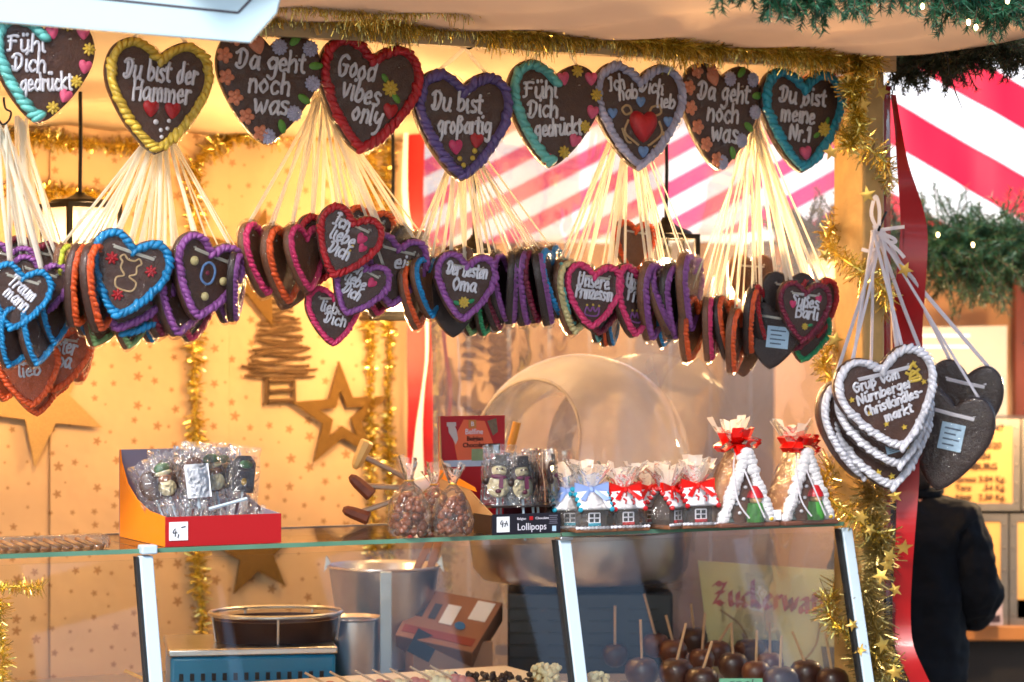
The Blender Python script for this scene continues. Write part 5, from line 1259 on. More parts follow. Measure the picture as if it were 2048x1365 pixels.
def big_house(px, v, label, yaw=24, s=1.0, tagged=True):
    t = shelf_thing('witch_house', label, 'gingerbread house', px, v, yaw, 'big steep roofed gingerbread houses'); t.scale = (s*1.2, s*1.1, s)
    part('base_plate', MB().box((0, .0, .005), (.125, .11, .010)), mat('house_base', '#6a4030', .6, 0, .3, 40, bump=.4), t, bevel=.003)
    rf = MB(); H = .158
    for sx in (-1, 1):
        a = (sx*.052, .010); b = (0, H); q0 = [(a[0], -.036, a[1]), (0, -.036, b[1]), (0, .045, b[1]), (a[0], .045, a[1])]; q1 = [(x-sx*.010 if x else 0, y, z-.0 if x else z-.028) for x, y, z in q0]
        rf.hexa(q0, q1)
    roof = part('roof', rf, CRUST, t, bevel=.002)
    part('back_wall', MB().prism([(-.044, .010), (.044, .010), (0, .132)], -.034, -.026), mat('house_front', '#5c3520', .6, 0, .3, 40, bump=.3), t)
    e = MB(); rr = random.Random(label)
    for sx in (-1, 1):
        for i in range(16):
            f = (i+.5)/16; e.ball((sx*.050*(1-f)+0, -.040, .012+(H-.006)*f), (.0135*rr.uniform(.7, 1.3), .009, .0115), nu=7, nv=5)
    e.ball((0, -.04, H), (.012, .008, .014)); part('roof_edge_icing', e, mat('snow_icing_lumpy', '#dcd8da', .65, 0, .12, 60, bump=1, bscale=160), roof)
    G = Matrix.Translation((.018, -.04, .010)) @ Matrix.Scale(1.35, 4)
    g_ = MB(); g_.lathe([(0, 0), (.012, .0), (.013, .012), (.010, .03), (0, .032)], 12, G)
    gn = part('gnome_body', g_, mat('gnome_green', '#3f8a34', .5), t)
    part('gnome_head', MB().ball((0, -.001, .036), .009, G, nu=10, nv=7), mat('gnome_face', '#cfa878', .5), gn)
    hh = MB(); hh.lathe([(.012, .039), (.0105, .045), (.005, .057), (0, .061)], 12, G); part('gnome_hat', hh, IC['red'], gn)
    dd_ = MB()
    for x, z in ((-.018, .05), (.0, .085), (-.004, .06), (-.012, .03)): dd_.ball((x, -.036, z), (.004, .003, .004), nu=8, nv=5)
    part('icing_dots', dd_, IC['white'], t)
    e = MB()
    for i in range(4): e.lathe([(.014-.003*i, .0), (.003, .018)], 9, Matrix.Translation((-.038, -.035, .012+.014*i)))
    part('iced_fir', e, mat('iced_fir', '#4a5a5a', .6, 0, .6, 150), t)
    mb = MB(); mb.ball((.048, -.045, .016), (.006, .006, .005)); part('yellow_dot', mb, IC['yellow'], t)
    c = MB(); c.lathe([(.075, .004), (.076, .02), (.06, .07), (.04, .125), (.016, .165), (.009, .172)], 14, Matrix.Diagonal((1, .8, 1, 1))); c.v = [(x*(1+rr.uniform(-.08, .08)), y*(1+rr.uniform(-.08, .08)), z) for x, y, z in c.v]
    part('clear_bag', c, CELLO, t, angle=25)
    c = MB(); ruffle(c, -.008, 0, .170, .036, .062, 12, label, .3); part('gathered_top', c, RUFF, t, smooth=False)
    b = MB()
    for i in range(11):
        a = rr.uniform(-2.9, .3)+.0; el = rr.uniform(-.5, .9); r = .048; dr = Vector((cos(a)*cos(el), sin(a)*cos(el)*.7, sin(el))); p0 = Vector((-.006, -.012, .178)); sd_ = dr.cross(Vector((0, 0, 1))).normalized()
        pts = [p0, p0+dr*r*.6+Vector((0, 0, .01)), p0+dr*r, p0+dr*r*.75-Vector((0, 0, .012)), p0+dr*.004]
        b.ribbon(pts, .021, sd_.cross(dr))
    part('bow', b, mat('satin_red', '#e01208', .35, 0, .1, 50), t, smooth=False)
    b = MB()
    for k in (-1, 1): b.ribbon(spline([(-.006, -.014, .17), (k*.01-.02, -.045, .13), (k*.02-.01, -.06, .06), (k*.016+.01, -.062, .02)], 4), .0035, Vector((0, 1, 0)))
    part('curling_ribbon', b, RIBW, t, smooth=False)
    if tagged: part('price_tag', MB().box((.058, -.046, .024), (.022, .0012, .022)), CARD['white'], t)
big_house(1472, .0, 'steep roofed gingerbread house in cellophane with red bow, left one of the pair', 26, 1.0)
big_house(1592, .0, 'steep roofed gingerbread house in cellophane with red bow, right one of the pair', 30, .98, False)

# ---- chocolate hammers leaning left of the nut bags
RUST = mat('cocoa_dusted_chocolate', '#6a3018', .6, 0, .5, 60, bump=.5, bscale=100)
HND = mat('grey_handle', '#a08a78', .35, .5, .3, 30)
def hammer(label, hx, hy, ex, ey, ang, hm, d=5.42, hl=52):
    t = thing('chocolate_hammer', label, 'chocolate tool', P(ex, ey, d), group='chocolate hammers fanned out')
    a, b = P(hx, hy, d), P(ex, ey, d+.02)
    part('handle', MB().tube([b, b.lerp(a, .5), a], [.0075, .006, .007], 8), HND, t, world=True)
    h = MB(); c, s = cos(ang), sin(ang); L_ = hl*K*d/2
    h.tube([a+Vector((-c*L_*q, 0, -s*L_*q)) for q in (-1, -.9, -.3, .3, .75, 1)], [.012, .016, .015, .014, .011, .005], 8); part('head', h, hm, t, world=True, smooth=False)
hammer('chocolate hammer with a pale gold head, uppermost of three', 722, 910, 835, 968, radians(65), mat('gold_mallet', '#d8a860', .5, 0, .2, 40), hl=62)
hammer('dark chocolate hammer in the middle of three', 722, 972, 840, 978, radians(-42), RUST, hl=60)
hammer('dark chocolate hammer lowest of three, head at lower left', 712, 1028, 838, 985, radians(-20), RUST, hl=56)
hc = thing('hammer_holder', 'pale tube holding the three hammer handles together', 'holder', P(850, 975, 5.43))
part('tube', MB().tube([P(828, 975, 5.44), P(880, 962, 5.46)], [.018, .02], 12), mat('cream_plastic', '#e6dcc8', .4), hc, world=True)
part('foot', MB().tube([P(860, 968, 5.45), Vector((P(860, 0, 5.45).x, 5.45, ZS))], .008, 8), STEEL, hc, world=True)

# ================================================================ inside the case
FL = .722
# chocolate apples
APP = mat('chocolate_coat', '#3c1d14', .42, 0, .3, 14, bump=.25, bscale=25, coat=.25)
APL = mat('milk_coat', '#5c2f1e', .45, 0, .3, 14, bump=.25, bscale=25, coat=.25)
STW = mat('wood_stick', '#c8a07a', .7, 0, .2, 60)
apples = [(1230, 1312, 30, 1230, 1212, 5.86, 0), (1284, 1347, 36, 1281, 1240, 5.66, 0), (1312, 1292, 30, 1288, 1188, 5.9, 1), (1347, 1306, 34, 1332, 1231, 5.8, 1), (1352, 1350, 38, 1372, 1247, 5.62, 0),
          (1388, 1282, 30, 1382, 1208, 5.92, 0), (1404, 1322, 30, 1410, 1226, 5.78, 1), (1434, 1308, 30, 1461, 1248, 5.86, 1), (1404, 1366, 40, 1424, 1283, 5.58, 0), (1466, 1334, 34, 1463, 1246, 5.72, 0),
          (1494, 1304, 28, 1485, 1268, 5.9, 1), (1540, 1332, 32, 1540, 1246, 5.76, 1), (1560, 1366, 38, 1563, 1272, 5.6, 0), (1612, 1352, 36, 1585, 1264, 5.66, 0), (1664, 1366, 38, 1651, 1266, 5.6, 0), (1512, 1350, 34, 1514, 1262, 5.66, 1)]
alab = ['leftmost in the back', 'front left beside the white strut', 'back left with the longest slanting stick', 'left of the middle, its stick tilted left', 'front, left of the middle', 'back row beside the sign edge', 'middle, partly behind others', 'back, below the first letters of the sign', 'front middle above the mint tag', 'middle, its stick under the letter k', 'small one at the back under the sign', 'right of the middle', 'front right of the mint tag', 'right, its stick leaning left', 'rightmost beside the right strut', 'front, just right of the mint tag']
for (x, y, r, sx, sy, d, k), la in zip(apples, alab):
    c = P(x, y, d); R_ = .93*r*K*d*rnd.uniform(.92, 1.06); t = thing('chocolate_apple', ('milk' if k else 'dark')+' chocolate coated apple on a stick, '+la, 'chocolate apple', c, (0, 0, rnd.random()*6), 'chocolate apples in the case')
    mb = MB(); prof = [(0, -.80), (.3, -.86), (.62, -.7), (.88, -.35), (1.0, .08), (.95, .45), (.74, .76), (.42, .9), (.18, .86), (0, .78)]
    mb.lathe([(a*R_*(1 if a else 1), z*R_) for a, z in prof], 20); rr = random.Random(la); mb.v = [(a*(1+.03*sin(b*90)), b*(1+.03*sin(a*80)), z) for a, b, z in mb.v]
    part('apple', mb, APL if k else APP, t, angle=80)
    part('stick', MB().tube([c+Vector((0, 0, R_*.6)), P(sx, sy, d-.01)], .0034, 6), STW, t, world=True)
tr = thing('apple_tray', 'pale tray under the chocolate apples', 'tray', P(1440, 1480, 5.75)); tr.location.z = FL
part('tray', MB().box((.02, .0, .015), (.62, .42, .03), Matrix.Rotation(STALL_YAW, 4, 'Z')), mat('pale_tray', '#d6c8b4', .5), tr, bevel=.004)
mb = MB(); ap = MB()
tg_ = thing('price_tag', 'mint green price tag among the chocolate apples', 'price tag', P(1482, 1380, 5.5)); k = K*5.5
part('card', MB().box((0, 0, .012), (.095, .002, .026)), mat('mint_card', '#7fc8a4', .5), tg_)
mb = MB(); handwrite(mb, 'apel', 0, .010, .06, .008, .0009, y=-.0018); part('lettering', mb, PEN, tg_)
# left trays: coated skewers and a nut roll
ty = thing('sweets_tray', 'raised cream tray of coated skewers and nut sweets', 'tray', P(800, 1390, 5.2)); ty.location.z = FL
part('tray', MB().box((.0, .06, .055), (.70, .30, .108), Matrix.Rotation(STALL_YAW, 4, 'Z')), mat('pale_tray', '#d6c8b4', .5), ty, bevel=.004)
for i, (x, y) in enumerate(((640, 1352), (690, 1350), (740, 1348), (775, 1346), (810, 1344), (850, 1340), (890, 1338))):
    t = thing('fruit_skewer', 'chocolate coated skewer on the tray, '+['first from the left', 'second from the left', 'third from the left', 'fourth from the left', 'fifth from the left', 'sixth from the left', 'rightmost one'][i], 'fruit skewer', P(x, 1372, 5.15), group='coated skewers on the cream tray')
    part('stick', MB().tube([P(x-30, y-6, 5.12), P(x+14, y+18, 5.14)], .0026, 6), STW, t, world=True)
    mb = MB()
    for q in range(3): mb.ball(P(x+20+14*q, y+22+3*q, 5.15), (.014, .014, .013), nu=10, nv=7)
    part('coated_fruit', mb, WCHOC if i % 2 else mat('rose_coat', '#b86a58', .45), t, world=True)
NR = mat('nut_crust', '#2a1512', .5, 0, .7, 70, bump=1, bscale=140)
for lab, x0, x1, y, m_ in (('dark chocolate roll crusted with nuts beside the middle strut', 905, 1062, 1362, NR), ('white coconut sweets heaped left of the dark roll', 850, 905, 1360, WCHOC), ('white coconut sweets heaped beside the middle strut', 1066, 1118, 1345, WCHOC), ('white coconut sweets right of the middle strut', 1178, 1216, 1362, WCHOC)):
    t = thing('nut_sweet', lab, 'sweets', P((x0+x1)/2, y+26, 5.28)); mb = MB(); rr = random.Random(lab)
    for i in range(90):
        mb.ball(P(rr.uniform(x0, x1), y+rr.uniform(-14, 22), 5.28+rr.uniform(-.03, .05)), (.008, .007, .006), nu=6, nv=4, R=Euler((rr.uniform(0, 3), rr.uniform(0, 3), 0)).to_matrix())
    part('crumbs', mb, m_, t, world=True)
rd = thing('wood_stick', 'pale wooden stick lying at the left below the first strut', 'stick', P(262, 1352, 5.1)); part('stick', MB().tube([P(250, 1342, 5.1), P(300, 1364, 5.08)], .004, 8), mat('yellow_wood', '#d89a3a', .5), rd, world=True)

# sign Zuckerwatte
zs = thing('candy_sign', 'pale green sign lettered Zuckerwatte in red inside the case', 'sign', P(1540, 1400, 6.0))
dz = 6.0; q = [P(1396, 1122, dz), P(1690, 1142, dz), P(1712, 1420, dz), P(1432, 1420, dz)]
sb = MB(); sb.hexa(q, [p+Vector((0, .006, 0)) for p in q]); part('panel', sb, mat('sign_green', '#eadf8e', .45, 0, .16, 4), zs, world=True)
RL = mat('red_paint', '#b80404', .45)
def nib(mb, pts, w, ang):
    "broad pen stroke: real, slightly raised"
    n = Vector((cos(ang), 0, sin(ang)))*w/2; s = spline([Vector(p) for p in pts], 5); vs = []
    for p in s: vs += [p-n, p+n, p+n+Vector((0, .003, 0)), p-n+Vector((0, .003, 0))]
    fs = [(3, 2, 1, 0), tuple(len(vs)-4+k for k in range(4))]
    for i in range(len(s)-1):
        for k in range(4): fs.append((4*i+k, 4*i+(k+1) % 4, 4*i+4+(k+1) % 4, 4*i+4+k))
    mb.add(vs, fs)
CG = {'Z': (1.3, '.1,1.5 .3,1.75 .7,1.6 1.05,1.75;1.05,1.75 .65,1.0 .12,.12;.12,.12 .45,.2 .8,.02 1.1,.25;.3,.95 .9,.98'), 'u': (.95, '.1,1 .15,.2 .4,.05 .75,.35;.75,1 .75,.15 .95,.05'), 'c': (.8, '.7,.95 .35,.95 .12,.45 .4,.02 .72,.2'),
      'k': (.95, '.12,1.95 .14,.05;.7,1 .2,.55 .75,.05 .9,.05'), 'e': (.85, '.15,.5 .65,.75 .4,1 .14,.6 .3,.05 .72,.2'), 'r': (.75, '.15,1 .15,.05;.15,.7 .4,1 .65,.9'), 'w': (1.25, '.05,1 .3,.05 .6,.9;.6,.9 .85,.05 1.15,1'),
      'a': (.95, '.2,.9 .6,1 .7,.7 .7,.1 .9,.05;.65,.6 .2,.5 .15,.1 .4,.02 .7,.3'), 't': (.65, '.3,1.5 .28,.15 .55,.05;.02,1 .6,1.02')}
sb = MB(); x = 0; sc_ = 245/8.9
for ch in 'Zuckerwatte':
    wch, st = CG[ch]
    for s in st.split(';'):
        pts = []
        for pr in s.split():
            a, b = (float(v) for v in pr.split(',')); X = x+a
            pts.append(P(1426+X*sc_*.86, 1208+X*sc_*.08-b*sc_*(1.0 if ch != 'Z' else .9), dz-.004))
        nib(sb, pts, .0145, radians(40))
    x += wch+.06
part('lettering', sb, RL, zs, world=True)
sb = MB()
for a, b, c_, e in ((1491, 1562, 1278, 1360), (1642, 1705, 1293, 1400)): sb.hexa([P(a, c_, dz-.004), P(b, c_+4, dz-.004), P(b+8, e, dz-.004), P(a+14, e, dz-.004)], [P(a, c_, dz-.0003), P(b, c_+4, dz-.0003), P(b+8, e, dz-.0003), P(a+14, e, dz-.0003)])
part('dark_label', sb, mat('sign_dark', '#2c2c30', .5), zs, world=True)
sb = MB()
for pts in (((1640, 1245), (1632, 1290), (1608, 1322)), ((1440, 1220), (1480, 1250), (1500, 1290))): sb.tube(spline([P(a, b, dz-.003) for a, b in pts], 5), .0028, 6)
part('painted_stroke', sb, mat('sign_ochre', '#a88428', .5), zs, world=True)

# ---- candy floss machine
cf = thing('candy_floss_machine', 'candy floss machine with steel bowl, louvred black base and clear dome', 'machine', P(1160, 1330, 6.12)); lo = cf.location; kf = K*6.12
Bz = (1330-1172)*kf
part('base', MB().box((.02, 0, Bz/2), (322*kf, .34, Bz)), mat('black_enamel', '#2b2c33', .4, .3, .2, 30), cf, bevel=.006)
sl_ = MB()
for c_ in range(4):
    for r_ in range(5): sl_.box((-.14+.095*c_, -.171, Bz*(.2+.15*r_)), (.07, .006, .005))
part('louvres', sl_, mat('dark_slot', '#0c0c10', .5), cf)
part('feet_ring', MB().lathe([(.08, Bz), (.10, Bz+.012), (.24, Bz+.02), (.262, Bz+.045), (.275, Bz+.14), (.282, Bz+.145), (.276, Bz+.15), (.262, Bz+.14), (.25, Bz+.05), (.0, Bz+.04)], 48), STEEL, cf, label='wide brushed steel bowl')
dome = MB(); R_ = 222*kf; zc = (1330-930)*kf; vs = []; NU, NV = 72, 40
op = Vector((-.62, -.72, .22)).normalized(); ca = cos(radians(38))
rows = []
for j in range(NV+1):
    th = radians(2)+(radians(128)-radians(2))*j/NV
    for i in range(NU):
        a = 2*pi*i/NU; vs.append((R_*sin(th)*cos(a), R_*sin(th)*sin(a), zc+R_*cos(th)))
fs = []
for j in range(NV):
    for i in range(NU):
        f = (j*NU+i, j*NU+(i+1) % NU, (j+1)*NU+(i+1) % NU, (j+1)*NU+i)
        c = sum((Vector(vs[k]) for k in f), Vector())/4-Vector((0, 0, zc))
        if c.normalized().dot(op) < ca: fs.append(f)
# pull the ragged rim of the opening onto a clean circle
for k, v in enumerate(vs):
    q = Vector(v)-Vector((0, 0, zc)); n_ = q.normalized(); dt = n_.dot(op)
    if ca-.09 < dt < ca+.09:
        tn = (n_-op*dt).normalized(); q = (op*ca+tn*sqrt(1-ca*ca))*R_ if dt > ca-.055 else q; vs[k] = tuple(q+Vector((0, 0, zc)))
dome.add(vs, fs)
DOME = clear('dome_plastic', (.985, .98, .975), .7, .03, .04, 4, veil=.34, veilcol=(.97, .96, 1), back=.6, ior=1.45)
part('clear_dome', dome, DOME, cf, angle=89)
t1 = op.orthogonal().normalized(); t2 = op.cross(t1)
part('dome_rim', MB().tube([op*ca*R_+(t1*cos(a)+t2*sin(a))*R_*sqrt(1-ca*ca)+Vector((0, 0, zc)) for a in [2*pi*i/60 for i in range(60)]], .0042, 6, closed=True), clear('rim_plastic', (.95, .9, .86), 2.5, .1, 0, veil=.35, veilcol=(1, .93, .88)), cf)

# ---- pots and boxes
def vessel(name, label, px, ytop, ybot, rt, rb, d, m, parts_=()):
    k = K*d; t = thing(name, label, name.split('_')[-1], P(px, ybot, d)); h = (ybot-ytop)*k; a, b = rt*k, rb*k
    part('body', MB().lathe([(0, 0), (b, 0), (b*1.01, .004), (a, h), (a+.006, h+.004), (a+.004, h+.008), (a-.004, h), (b-.003, .006), (0, .005)], 36), m, t)
    return t, h, a, k
t, h, a, k = vessel('steel_bucket', 'large steel bucket with wooden paddles behind the small pot', 768, 1136, 1330, 110, 82, 6.0, STEEL)
mb = MB(); mb.prism([(-a-.012, h-.01), (-a-.006, h+.03), (-a+.004, h+.012)], -.01, .01); mb.prism([(a+.012, h-.01), (a+.006, h+.03), (a-.004, h+.012)], -.01, .01); part('handle_lug', mb, STEEL, t)
for lab, x0, y0, x1, y1 in (('wooden paddle standing in the steel bucket', 828, 1150, 868, 1068), ('narrow reddish paddle right of the wooden one', 856, 1150, 884, 1064)):
    u_ = thing('wooden_paddle', lab, 'paddle', P(x0, y0, 6.0)); q = [P(x0-8, y0, 6.0), P(x0+8, y0, 6.0), P(x1+9, y1, 6.02), P(x1-9, y1, 6.02)]
    mb = MB(); mb.hexa(q, [p+Vector((0, .012, 0)) for p in q]); part('blade', mb, mat('paddle_wood', '#9a6a44', .6, 0, .2, 30), u_, world=True, bevel=.002)
t, h, a, k = vessel('steel_pot', 'small brushed steel pot with looped handle in front of the bucket', 706, 1240, 1372, 54, 52, 5.72, STEEL)
part('handle', MB().tube(spline([(-a, -.01, h-.004), (-a-.04, -.01, h-.01), (-a-.055, -.01, h-.06), (-a-.05, -.01, h*.32), (-a-.02, -.01, h*.3)], 6), .0045, 8), STEEL, t)
ws = thing('white_bar', 'upright white plastic bar standing beside the steel pot', 'bar', P(772, 1372, 5.7)); part('bar', MB().box((0, 0, .13), (.026, .02, .26)), WHITEP, ws, bevel=.002)
KB = mat('cardboard', '#9a6c56', .75, 0, .12, 12)
tb = thing('cardboard_box', 'cardboard box tilted up with white labels and a blue dot', 'cardboard box', P(795, 1292, 5.9))
q = [P(790, 1270, 5.86), P(945, 1306, 5.86), P(1006, 1206, 5.98), P(838, 1176, 5.98)]; n = Vector((0, .06, -.05))
mb = MB(); mb.hexa(q, [p+n for p in q]); part('carton', mb, KB, tb, world=True, bevel=.002)
def onq(s, t_): a_ = q[0].lerp(q[1], s); b_ = q[3].lerp(q[2], s); return a_.lerp(b_, t_)
nq = (q[1]-q[0]).cross(q[3]-q[0]).normalized(); nq = nq if nq.y < 0 else -nq
def patch(nm, m_, s0, s1, t0, t1, off=.0015):
    mb = MB(); r_ = [onq(s0, t0), onq(s1, t0), onq(s1, t1), onq(s0, t1)]; mb.hexa([p+nq*off for p in r_], [p+nq*.0002 for p in r_]); part(nm, mb, m_, tb, world=True)
patch('white_label', CARD['white'], .42, .58, .40, .78); patch('white_label', CARD['white'], .72, .93, .58, .95); patch('dark_print', mat('box_print', '#3a3c4a', .6), .1, .2, .45, .78); patch('dark_print', mat('box_print', '#3a3c4a', .6), .27, .36, .45, .75); patch('red_stripe', mat('box_red', '#8a3a34', .6), .05, .95, .1, .24)
mb = MB(); c_ = onq(.68, .42); e1 = (q[1]-q[0]).normalized(); e2 = nq.cross(e1); mb.add([c_+nq*.002]+[c_+nq*.002+(e1*cos(i*pi/8)+e2*sin(i*pi/8))*.013 for i in range(16)], [(0, i+1, (i+1) % 16+1) for i in range(16)]); part('blue_dot', mb, mat('blue_print', '#1668a8', .5), tb, world=True)
sb2 = thing('cardboard_box', 'lower open cardboard flap box under the tilted one', 'cardboard box', P(890, 1345, 5.95), (0, 0, radians(20)))
part('carton', MB().box((0, 0, .035), (.20, .12, .085)), mat('cardboard_light', '#b0866c', .75, 0, .12, 12), sb2, bevel=.002); part('dark_flap', MB().box((-.1, -.06, .03), (.06, .004, .06), Matrix.Rotation(.5, 4, 'Y')), mat('flap_dark', '#2c3444', .6), sb2)
BLU = mat('blue_enamel', '#0c7cab', .35, 0, .1, 20, coat=.4)
rt = thing('nut_roaster', 'blue roaster with steel rim and a dark round pan on top', 'roaster', P(498, 1440, 5.6), (0, 0, radians(10))); k = K*5.6
part('body', MB().box((0, 0, 72*k), (322*k, 250*k, 144*k)), BLU, rt, bevel=.008)
hs = MB()
for i in range(14):
    hs.box((-140*k+i*21*k, -125*k, 104*k), (.009, .006, .016))
part('vent_hole', hs, mat('dark_slot', '#0c0c10', .5), rt)
part('steel_rim', MB().box((0, 0, 151*k), (330*k, 258*k, 15*k)), STEEL, rt, bevel=.004)
part('pan', MB().lathe([(0, 146*k), (118*k, 146*k), (128*k, 190*k), (124*k, 190*k), (112*k, 152*k), (0, 150*k)], 40, Matrix.Translation((.06, 0, 13*k)) @ Matrix.Diagonal((1, .8, 1, 1))), mat('dark_pan', '#3a2420', .35, .4, .2, 20), rt)
part('wire_rim', MB().tube([(.06+132*k*cos(a_), 106*k*sin(a_), 214*k) for a_ in [2*pi*i/48 for i in range(48)]], .005, 8, closed=True), STEEL, rt)
mb = MB()
for a_ in (-2.9, -1.6, -.3, .9, 2.0): mb.tube([(.06+132*k*cos(a_), 106*k*sin(a_), 214*k), (.06+124*k*cos(a_), 100*k*sin(a_), 160*k)], .003, 6)
part('wire_support', mb, STEEL, rt)

# ================================================================ wall decorations
def onwall(px, py, off=.012): return PV(px, py, vc-off)
def wall_star(label, px, py, R_, hollow=False, rot=0, m=GLIT):
    p = onwall(px, py, .02); k = K*p.y/.895; r = R_*k; t = thing('gold_star', label, 'star decoration', p, (0, 0, STALL_YAW), 'gold glitter stars on the wall')
    o = star_pts(r, r*.40, 5, pi/2+rot)
    mb = MB()
    if hollow:
        i_ = star_pts(r*.46, r*.46*.40, 5, pi/2+rot); vs = [(x, y, z) for y in (-.004, .004) for pts in (o, i_) for x, z in pts]; fs = []
        for j in range(10):
            j2 = (j+1) % 10; fs += [(j, j2, 10+j2, 10+j), (20+j, 30+j, 30+j2, 20+j2), (j, 20+j, 20+j2, j2), (10+j, 10+j2, 30+j2, 30+j)]
        mb.add(vs, fs)
    else: mb.prism(o, -.004, .004)
    part('star', mb, m, t, smooth=False)
wall_star('hollow gold glitter star on the wall right of the twig tree', 683, 832, 98, True, .05)
wall_star('gold glitter star half hidden behind the pink sideways heart', 502, 538, 112, True, -.25)
wall_star('big gold glitter star low at the far left wall', 86, 800, 120, False, .5, mat('pale_gold_glitter', '#bf9a5e', .6, .2, .4, 420, bump=.8, bscale=500))
wall_star('gold star whose lower points show through the case glass', 512, 1105, 84, False, .1)
tw = thing('twig_tree', 'rustic fir tree shape made of stacked twigs on the wall', 'twig tree', onwall(560, 805), (0, 0, STALL_YAW))
kk = K*onwall(560, 805).y/.9; mb = MB(); rr = random.Random(11)
for i in range(23):
    f = i/22; z = (46+f*160)*kk; hw = (66*(1-f)**.85+7)*kk*rr.uniform(.78, 1.1); tl = rr.uniform(-.16, .12)*hw
    mb.tube(spline([(-hw, 0, z-tl+rr.uniform(-3, 3)*kk), (-hw*.3, -.006, z+rr.uniform(-4, 4)*kk), (hw*.35, -.004, z+rr.uniform(-4, 4)*kk), (hw, 0, z+tl+rr.uniform(-3, 3)*kk)], 3), [rr.uniform(2.0, 4.2)*kk*(.8+.4*rr.random()) for _ in range(10)], 6)
part('twigs', mb, mat('twig_wood', '#5e4426', .75, 0, .5, 40, bump=.5), tw)
mb = MB()
for i, z in enumerate((2, 20, 38)): mb.tube([(-24*kk, -.006, z*kk), (24*kk, -.004, (z+2)*kk)], 4.5*kk, 6)
for x in (-26, 27): mb.tube([(x*kk, 0, -4*kk), (x*kk*.95, 0, 48*kk)], 4.2*kk, 6)
part('twig_pot', mb, mat('twig_wood', '#8a6436', .75), tw)
mb = MB(); mb.box((0, .012, 22*kk), (.05, .006, .05)); part('pale_back', mb, mat('birch_bark', '#c8a878', .7, 0, .3, 20), tw)

# ================================================================ white sign at the top left
sg = thing('hanging_sign', 'pale white signboard with a dark outline cutting into the top left corner', 'sign', P(280, 40, 4.2)); ds = 4.2
o = [(-60, -60), (575, -60), (553, 26), (500, 86), (-60, 40)]; mb = MB(); n_ = len(o)
vs = [P(x, y, ds) for x, y in o]+[P(x, y, ds)+Vector((0, .014, 0)) for x, y in o]
mb.add(vs, [tuple(range(n_)), tuple(range(2*n_-1, n_-1, -1))]+[(i, n_+i, n_+(i+1) % n_, (i+1) % n_) for i in range(n_)])
part('board', mb, mat('sign_white', '#abc6d3', .45, 0, .05, 6), sg, world=True, bevel=.002, smooth=False)
mb = MB(); L_ = [(60, -22), (150, -8), (476, 26), (520, -20)]
for i in range(3):
    a_, b_ = Vector((*L_[i], 0)), Vector((*L_[i+1], 0)); nn = Vector((-(b_-a_).y, (b_-a_).x, 0)).normalized()*2.4
    q = [P(*(a_-nn)[:2], ds-.0012), P(*(b_-nn)[:2], ds-.0012), P(*(b_+nn)[:2], ds-.0012), P(*(a_+nn)[:2], ds-.0012)]
    mb.hexa(q, [p+Vector((0, .001, 0)) for p in q])
part('outline', mb, mat('dark_line', '#2a2030', .5), sg, world=True)

# ---- dark timber bars added out of view to shape the case glass reflections
tf = thing('reflection_frame', 'bare dark timber frame of a stall across the lane, outside the photo', 'stall frame', (2.75, 3.1, 0), (0, 0, atan2(.83, .555)))
DKW = mat('dark_timber', '#2a2019', .8, 0, .3, 10)
for i in range(9): part('post', MB().box((-2.4+.6*i, 0, 1.9), (.26+.08*(i % 2), .12, 3.8), Matrix.Rotation(.05*(i % 3-1), 4, 'Y')), DKW, tf)
for z in (1.55, 2.75): part('beam', MB().box((0, .12, z), (5.2, .1, .16)), DKW, tf)
# ================================================================ the customer at the tea stall
SKIN = mat('skin', '#b57c62', .5, 0, .08, 30); HAIR = mat('dark_hair', '#241812', .5, 0, .4, 120, bump=.6, bscale=200)
NAVY = mat('navy_jacket', '#080b12', .85, spec=.2, var=.3, nscale=12, bump=.7, bscale=24); TROU = mat('dark_trousers', '#15161a', .8)
pr = thing('person', 'person in a dark navy padded jacket seen from behind at the tea stall', 'person', (P(1822, 0, 6.3).x, 6.3, 0), (0, 0, radians(-12)))
def skin(name, verts, edges, radii, m, parent, lv=2):
    me = bpy.data.meshes.new(name); me.from_pydata(verts, edges, []); o = bpy.data.objects.new(name, me); col.objects.link(o); o.parent = parent
    sk = o.modifiers.new('skin', 'SKIN'); sk.use_smooth_shade = True
    for v, r in zip(me.skin_vertices[0].data, radii): v.radius = (r, r) if isinstance(r, (int, float)) else r
    me.skin_vertices[0].data[0].use_root = True
    ss = o.modifiers.new('sub', 'SUBSURF'); ss.levels = lv; ss.render_levels = lv
    me.materials.append(m); return o
vb = [(0, 0, .70), (0, .015, .88), (0, .03, 1.02), (0, .04, 1.12), (0, .05, 1.185), (0, .06, 1.25), (0, .065, 1.31), (0, .155, 1.262)]
ra = [(.11, .085), (.10, .08), (.115, .085), (.07, .06), .042, .072, (.078, .085), .012]
ed = [(0, 1), (1, 2), (2, 3), (3, 4), (4, 5), (5, 6), (5, 7)]
def limb(src, pts, rs):
    p = src
    for q, r in zip(pts, rs): vb.append(q); ra.append(r); ed.append((p, len(vb)-1)); p = len(vb)-1
    return p
for s_ in (-1, 1):
    limb(0, [(s_*.075, 0, .62), (s_*.085, .01, .36), (s_*.085, -.01, .07), (s_*.09, .10, .03)], [.075, .05, .036, .03])
    hnd = limb(3, [(s_*.115, .03, 1.10), (s_*.155, .02, .90), (s_*.13, .20, .84), (s_*.12, .24, .85)], [.045, .036, .024, (.026, .016)])
    for f_ in range(4): limb(hnd, [(s_*(.12+.012*(f_-1.5)), .275, .855-.004*abs(f_-1.5)), (s_*(.118+.012*(f_-1.5)), .30+.006*(f_ in (1, 2)), .842), (s_*(.116+.012*(f_-1.5)), .305+.006*(f_ in (1, 2)), .825)], [.0085, .0078, .0065])
    limb(hnd, [(s_*.09, .255, .86), (s_*.082, .28, .85)], [.010, .008])
skin('body', vb, ed, ra, SKIN, pr)
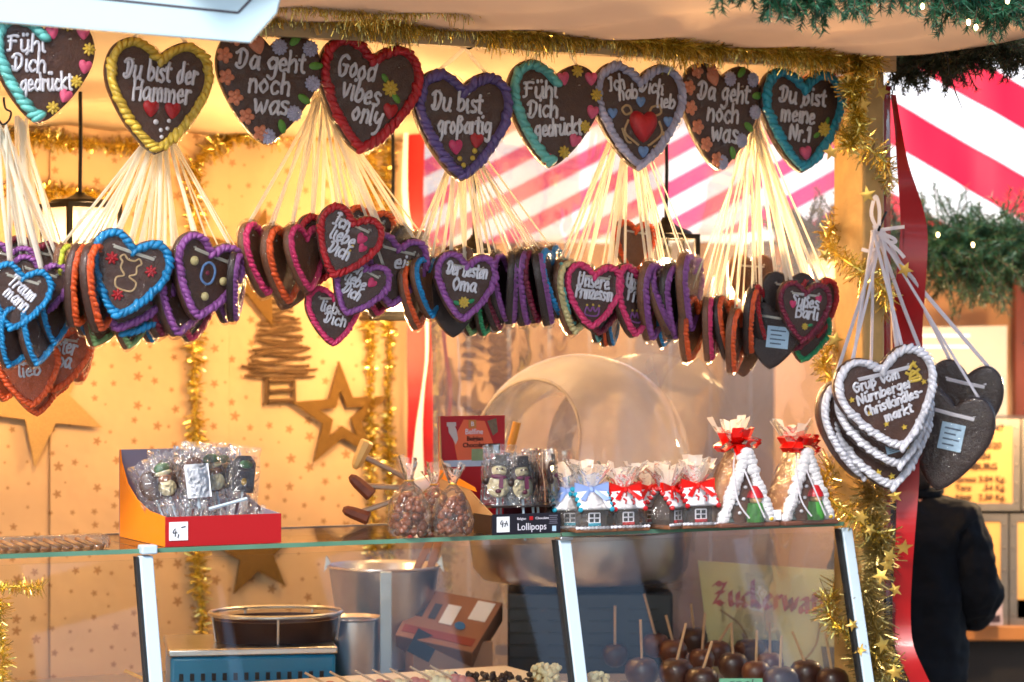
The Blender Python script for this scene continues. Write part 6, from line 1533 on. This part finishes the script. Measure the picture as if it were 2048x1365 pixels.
jv = [(0, 0, .62), (0, .0, .72), (0, .01, .82), (0, .02, .92), (0, .03, 1.02), (0, .04, 1.11), (0, .05, 1.165)]
jr = [(.155, .125), (.145, .12), (.15, .12), (.145, .118), (.148, .115), (.10, .085), (.062, .06)]; je = [(i, i+1) for i in range(6)]
for s_ in (-1, 1):
    p = 5
    for q, r in (((s_*.12, .03, 1.08), .072), ((s_*.15, .02, .99), .066), ((s_*.168, .02, .90), .066), ((s_*.16, .08, .86), .058), ((s_*.14, .17, .845), .046)):
        jv.append(q); jr.append(r); je.append((p, len(jv)-1)); p = len(jv)-1
jk = skin('jacket', jv, je, jr, NAVY, pr, 4)
tx = bpy.data.textures.new('folds', 'CLOUDS'); tx.noise_scale = .07; tx.noise_depth = 2
dm = jk.modifiers.new('folds', 'DISPLACE'); dm.texture = tx; dm.strength = .04; dm.mid_level = .5
cl_ = MB(); cl_.tube([(.066*cos(a), .048+.062*sin(a), 1.172+.006*sin(2*a)) for a in [2*pi*i/24 for i in range(24)]], .016, 8, closed=True); part('collar', cl_, NAVY, jk)
sm = MB(); sm.tube([(0, -.112, .66), (0, -.108, .8), (0, -.098, .95), (0, -.075, 1.08)], .004, 5); part('back_seam', sm, NAVY, jk)
tv = [(0, 0, .66), (.08, 0, .58), (.088, .01, .36), (.088, -.01, .08), (-.08, 0, .58), (-.088, .01, .36), (-.088, -.01, .08)]
skin('trousers', tv, [(0, 1), (1, 2), (2, 3), (0, 4), (4, 5), (5, 6)], [.115, .088, .066, .056, .088, .066, .056], TROU, pr)
hm = MB(); hm.ball((0, .045, 1.305), (.096, .10, .098), nu=20, nv=14); hm.ball((0, .0, 1.24), (.075, .055, .075), nu=16, nv=10); hm.v = [(x*(1+.02*sin(z*150)), y, z) for x, y, z in hm.v]; part('hair', hm, HAIR, pr)
e = MB()
for s_ in (-1, 1): e.ball((s_*.03, .143, 1.30), .010, nu=8, nv=6)
part('eyes', e, mat('eye', '#e8e4e0', .3), pr)
e = MB(); e.ball((0, .140, 1.232), (.022, .006, .005), nu=10, nv=5); part('mouth', e, mat('lips', '#8a4a44', .5), pr)
sh = MB()
for s_ in (-1, 1): sh.ball((s_*.09, .05, .03), (.045, .12, .045), nu=12, nv=8)
part('shoes', sh, BLACKM, pr)
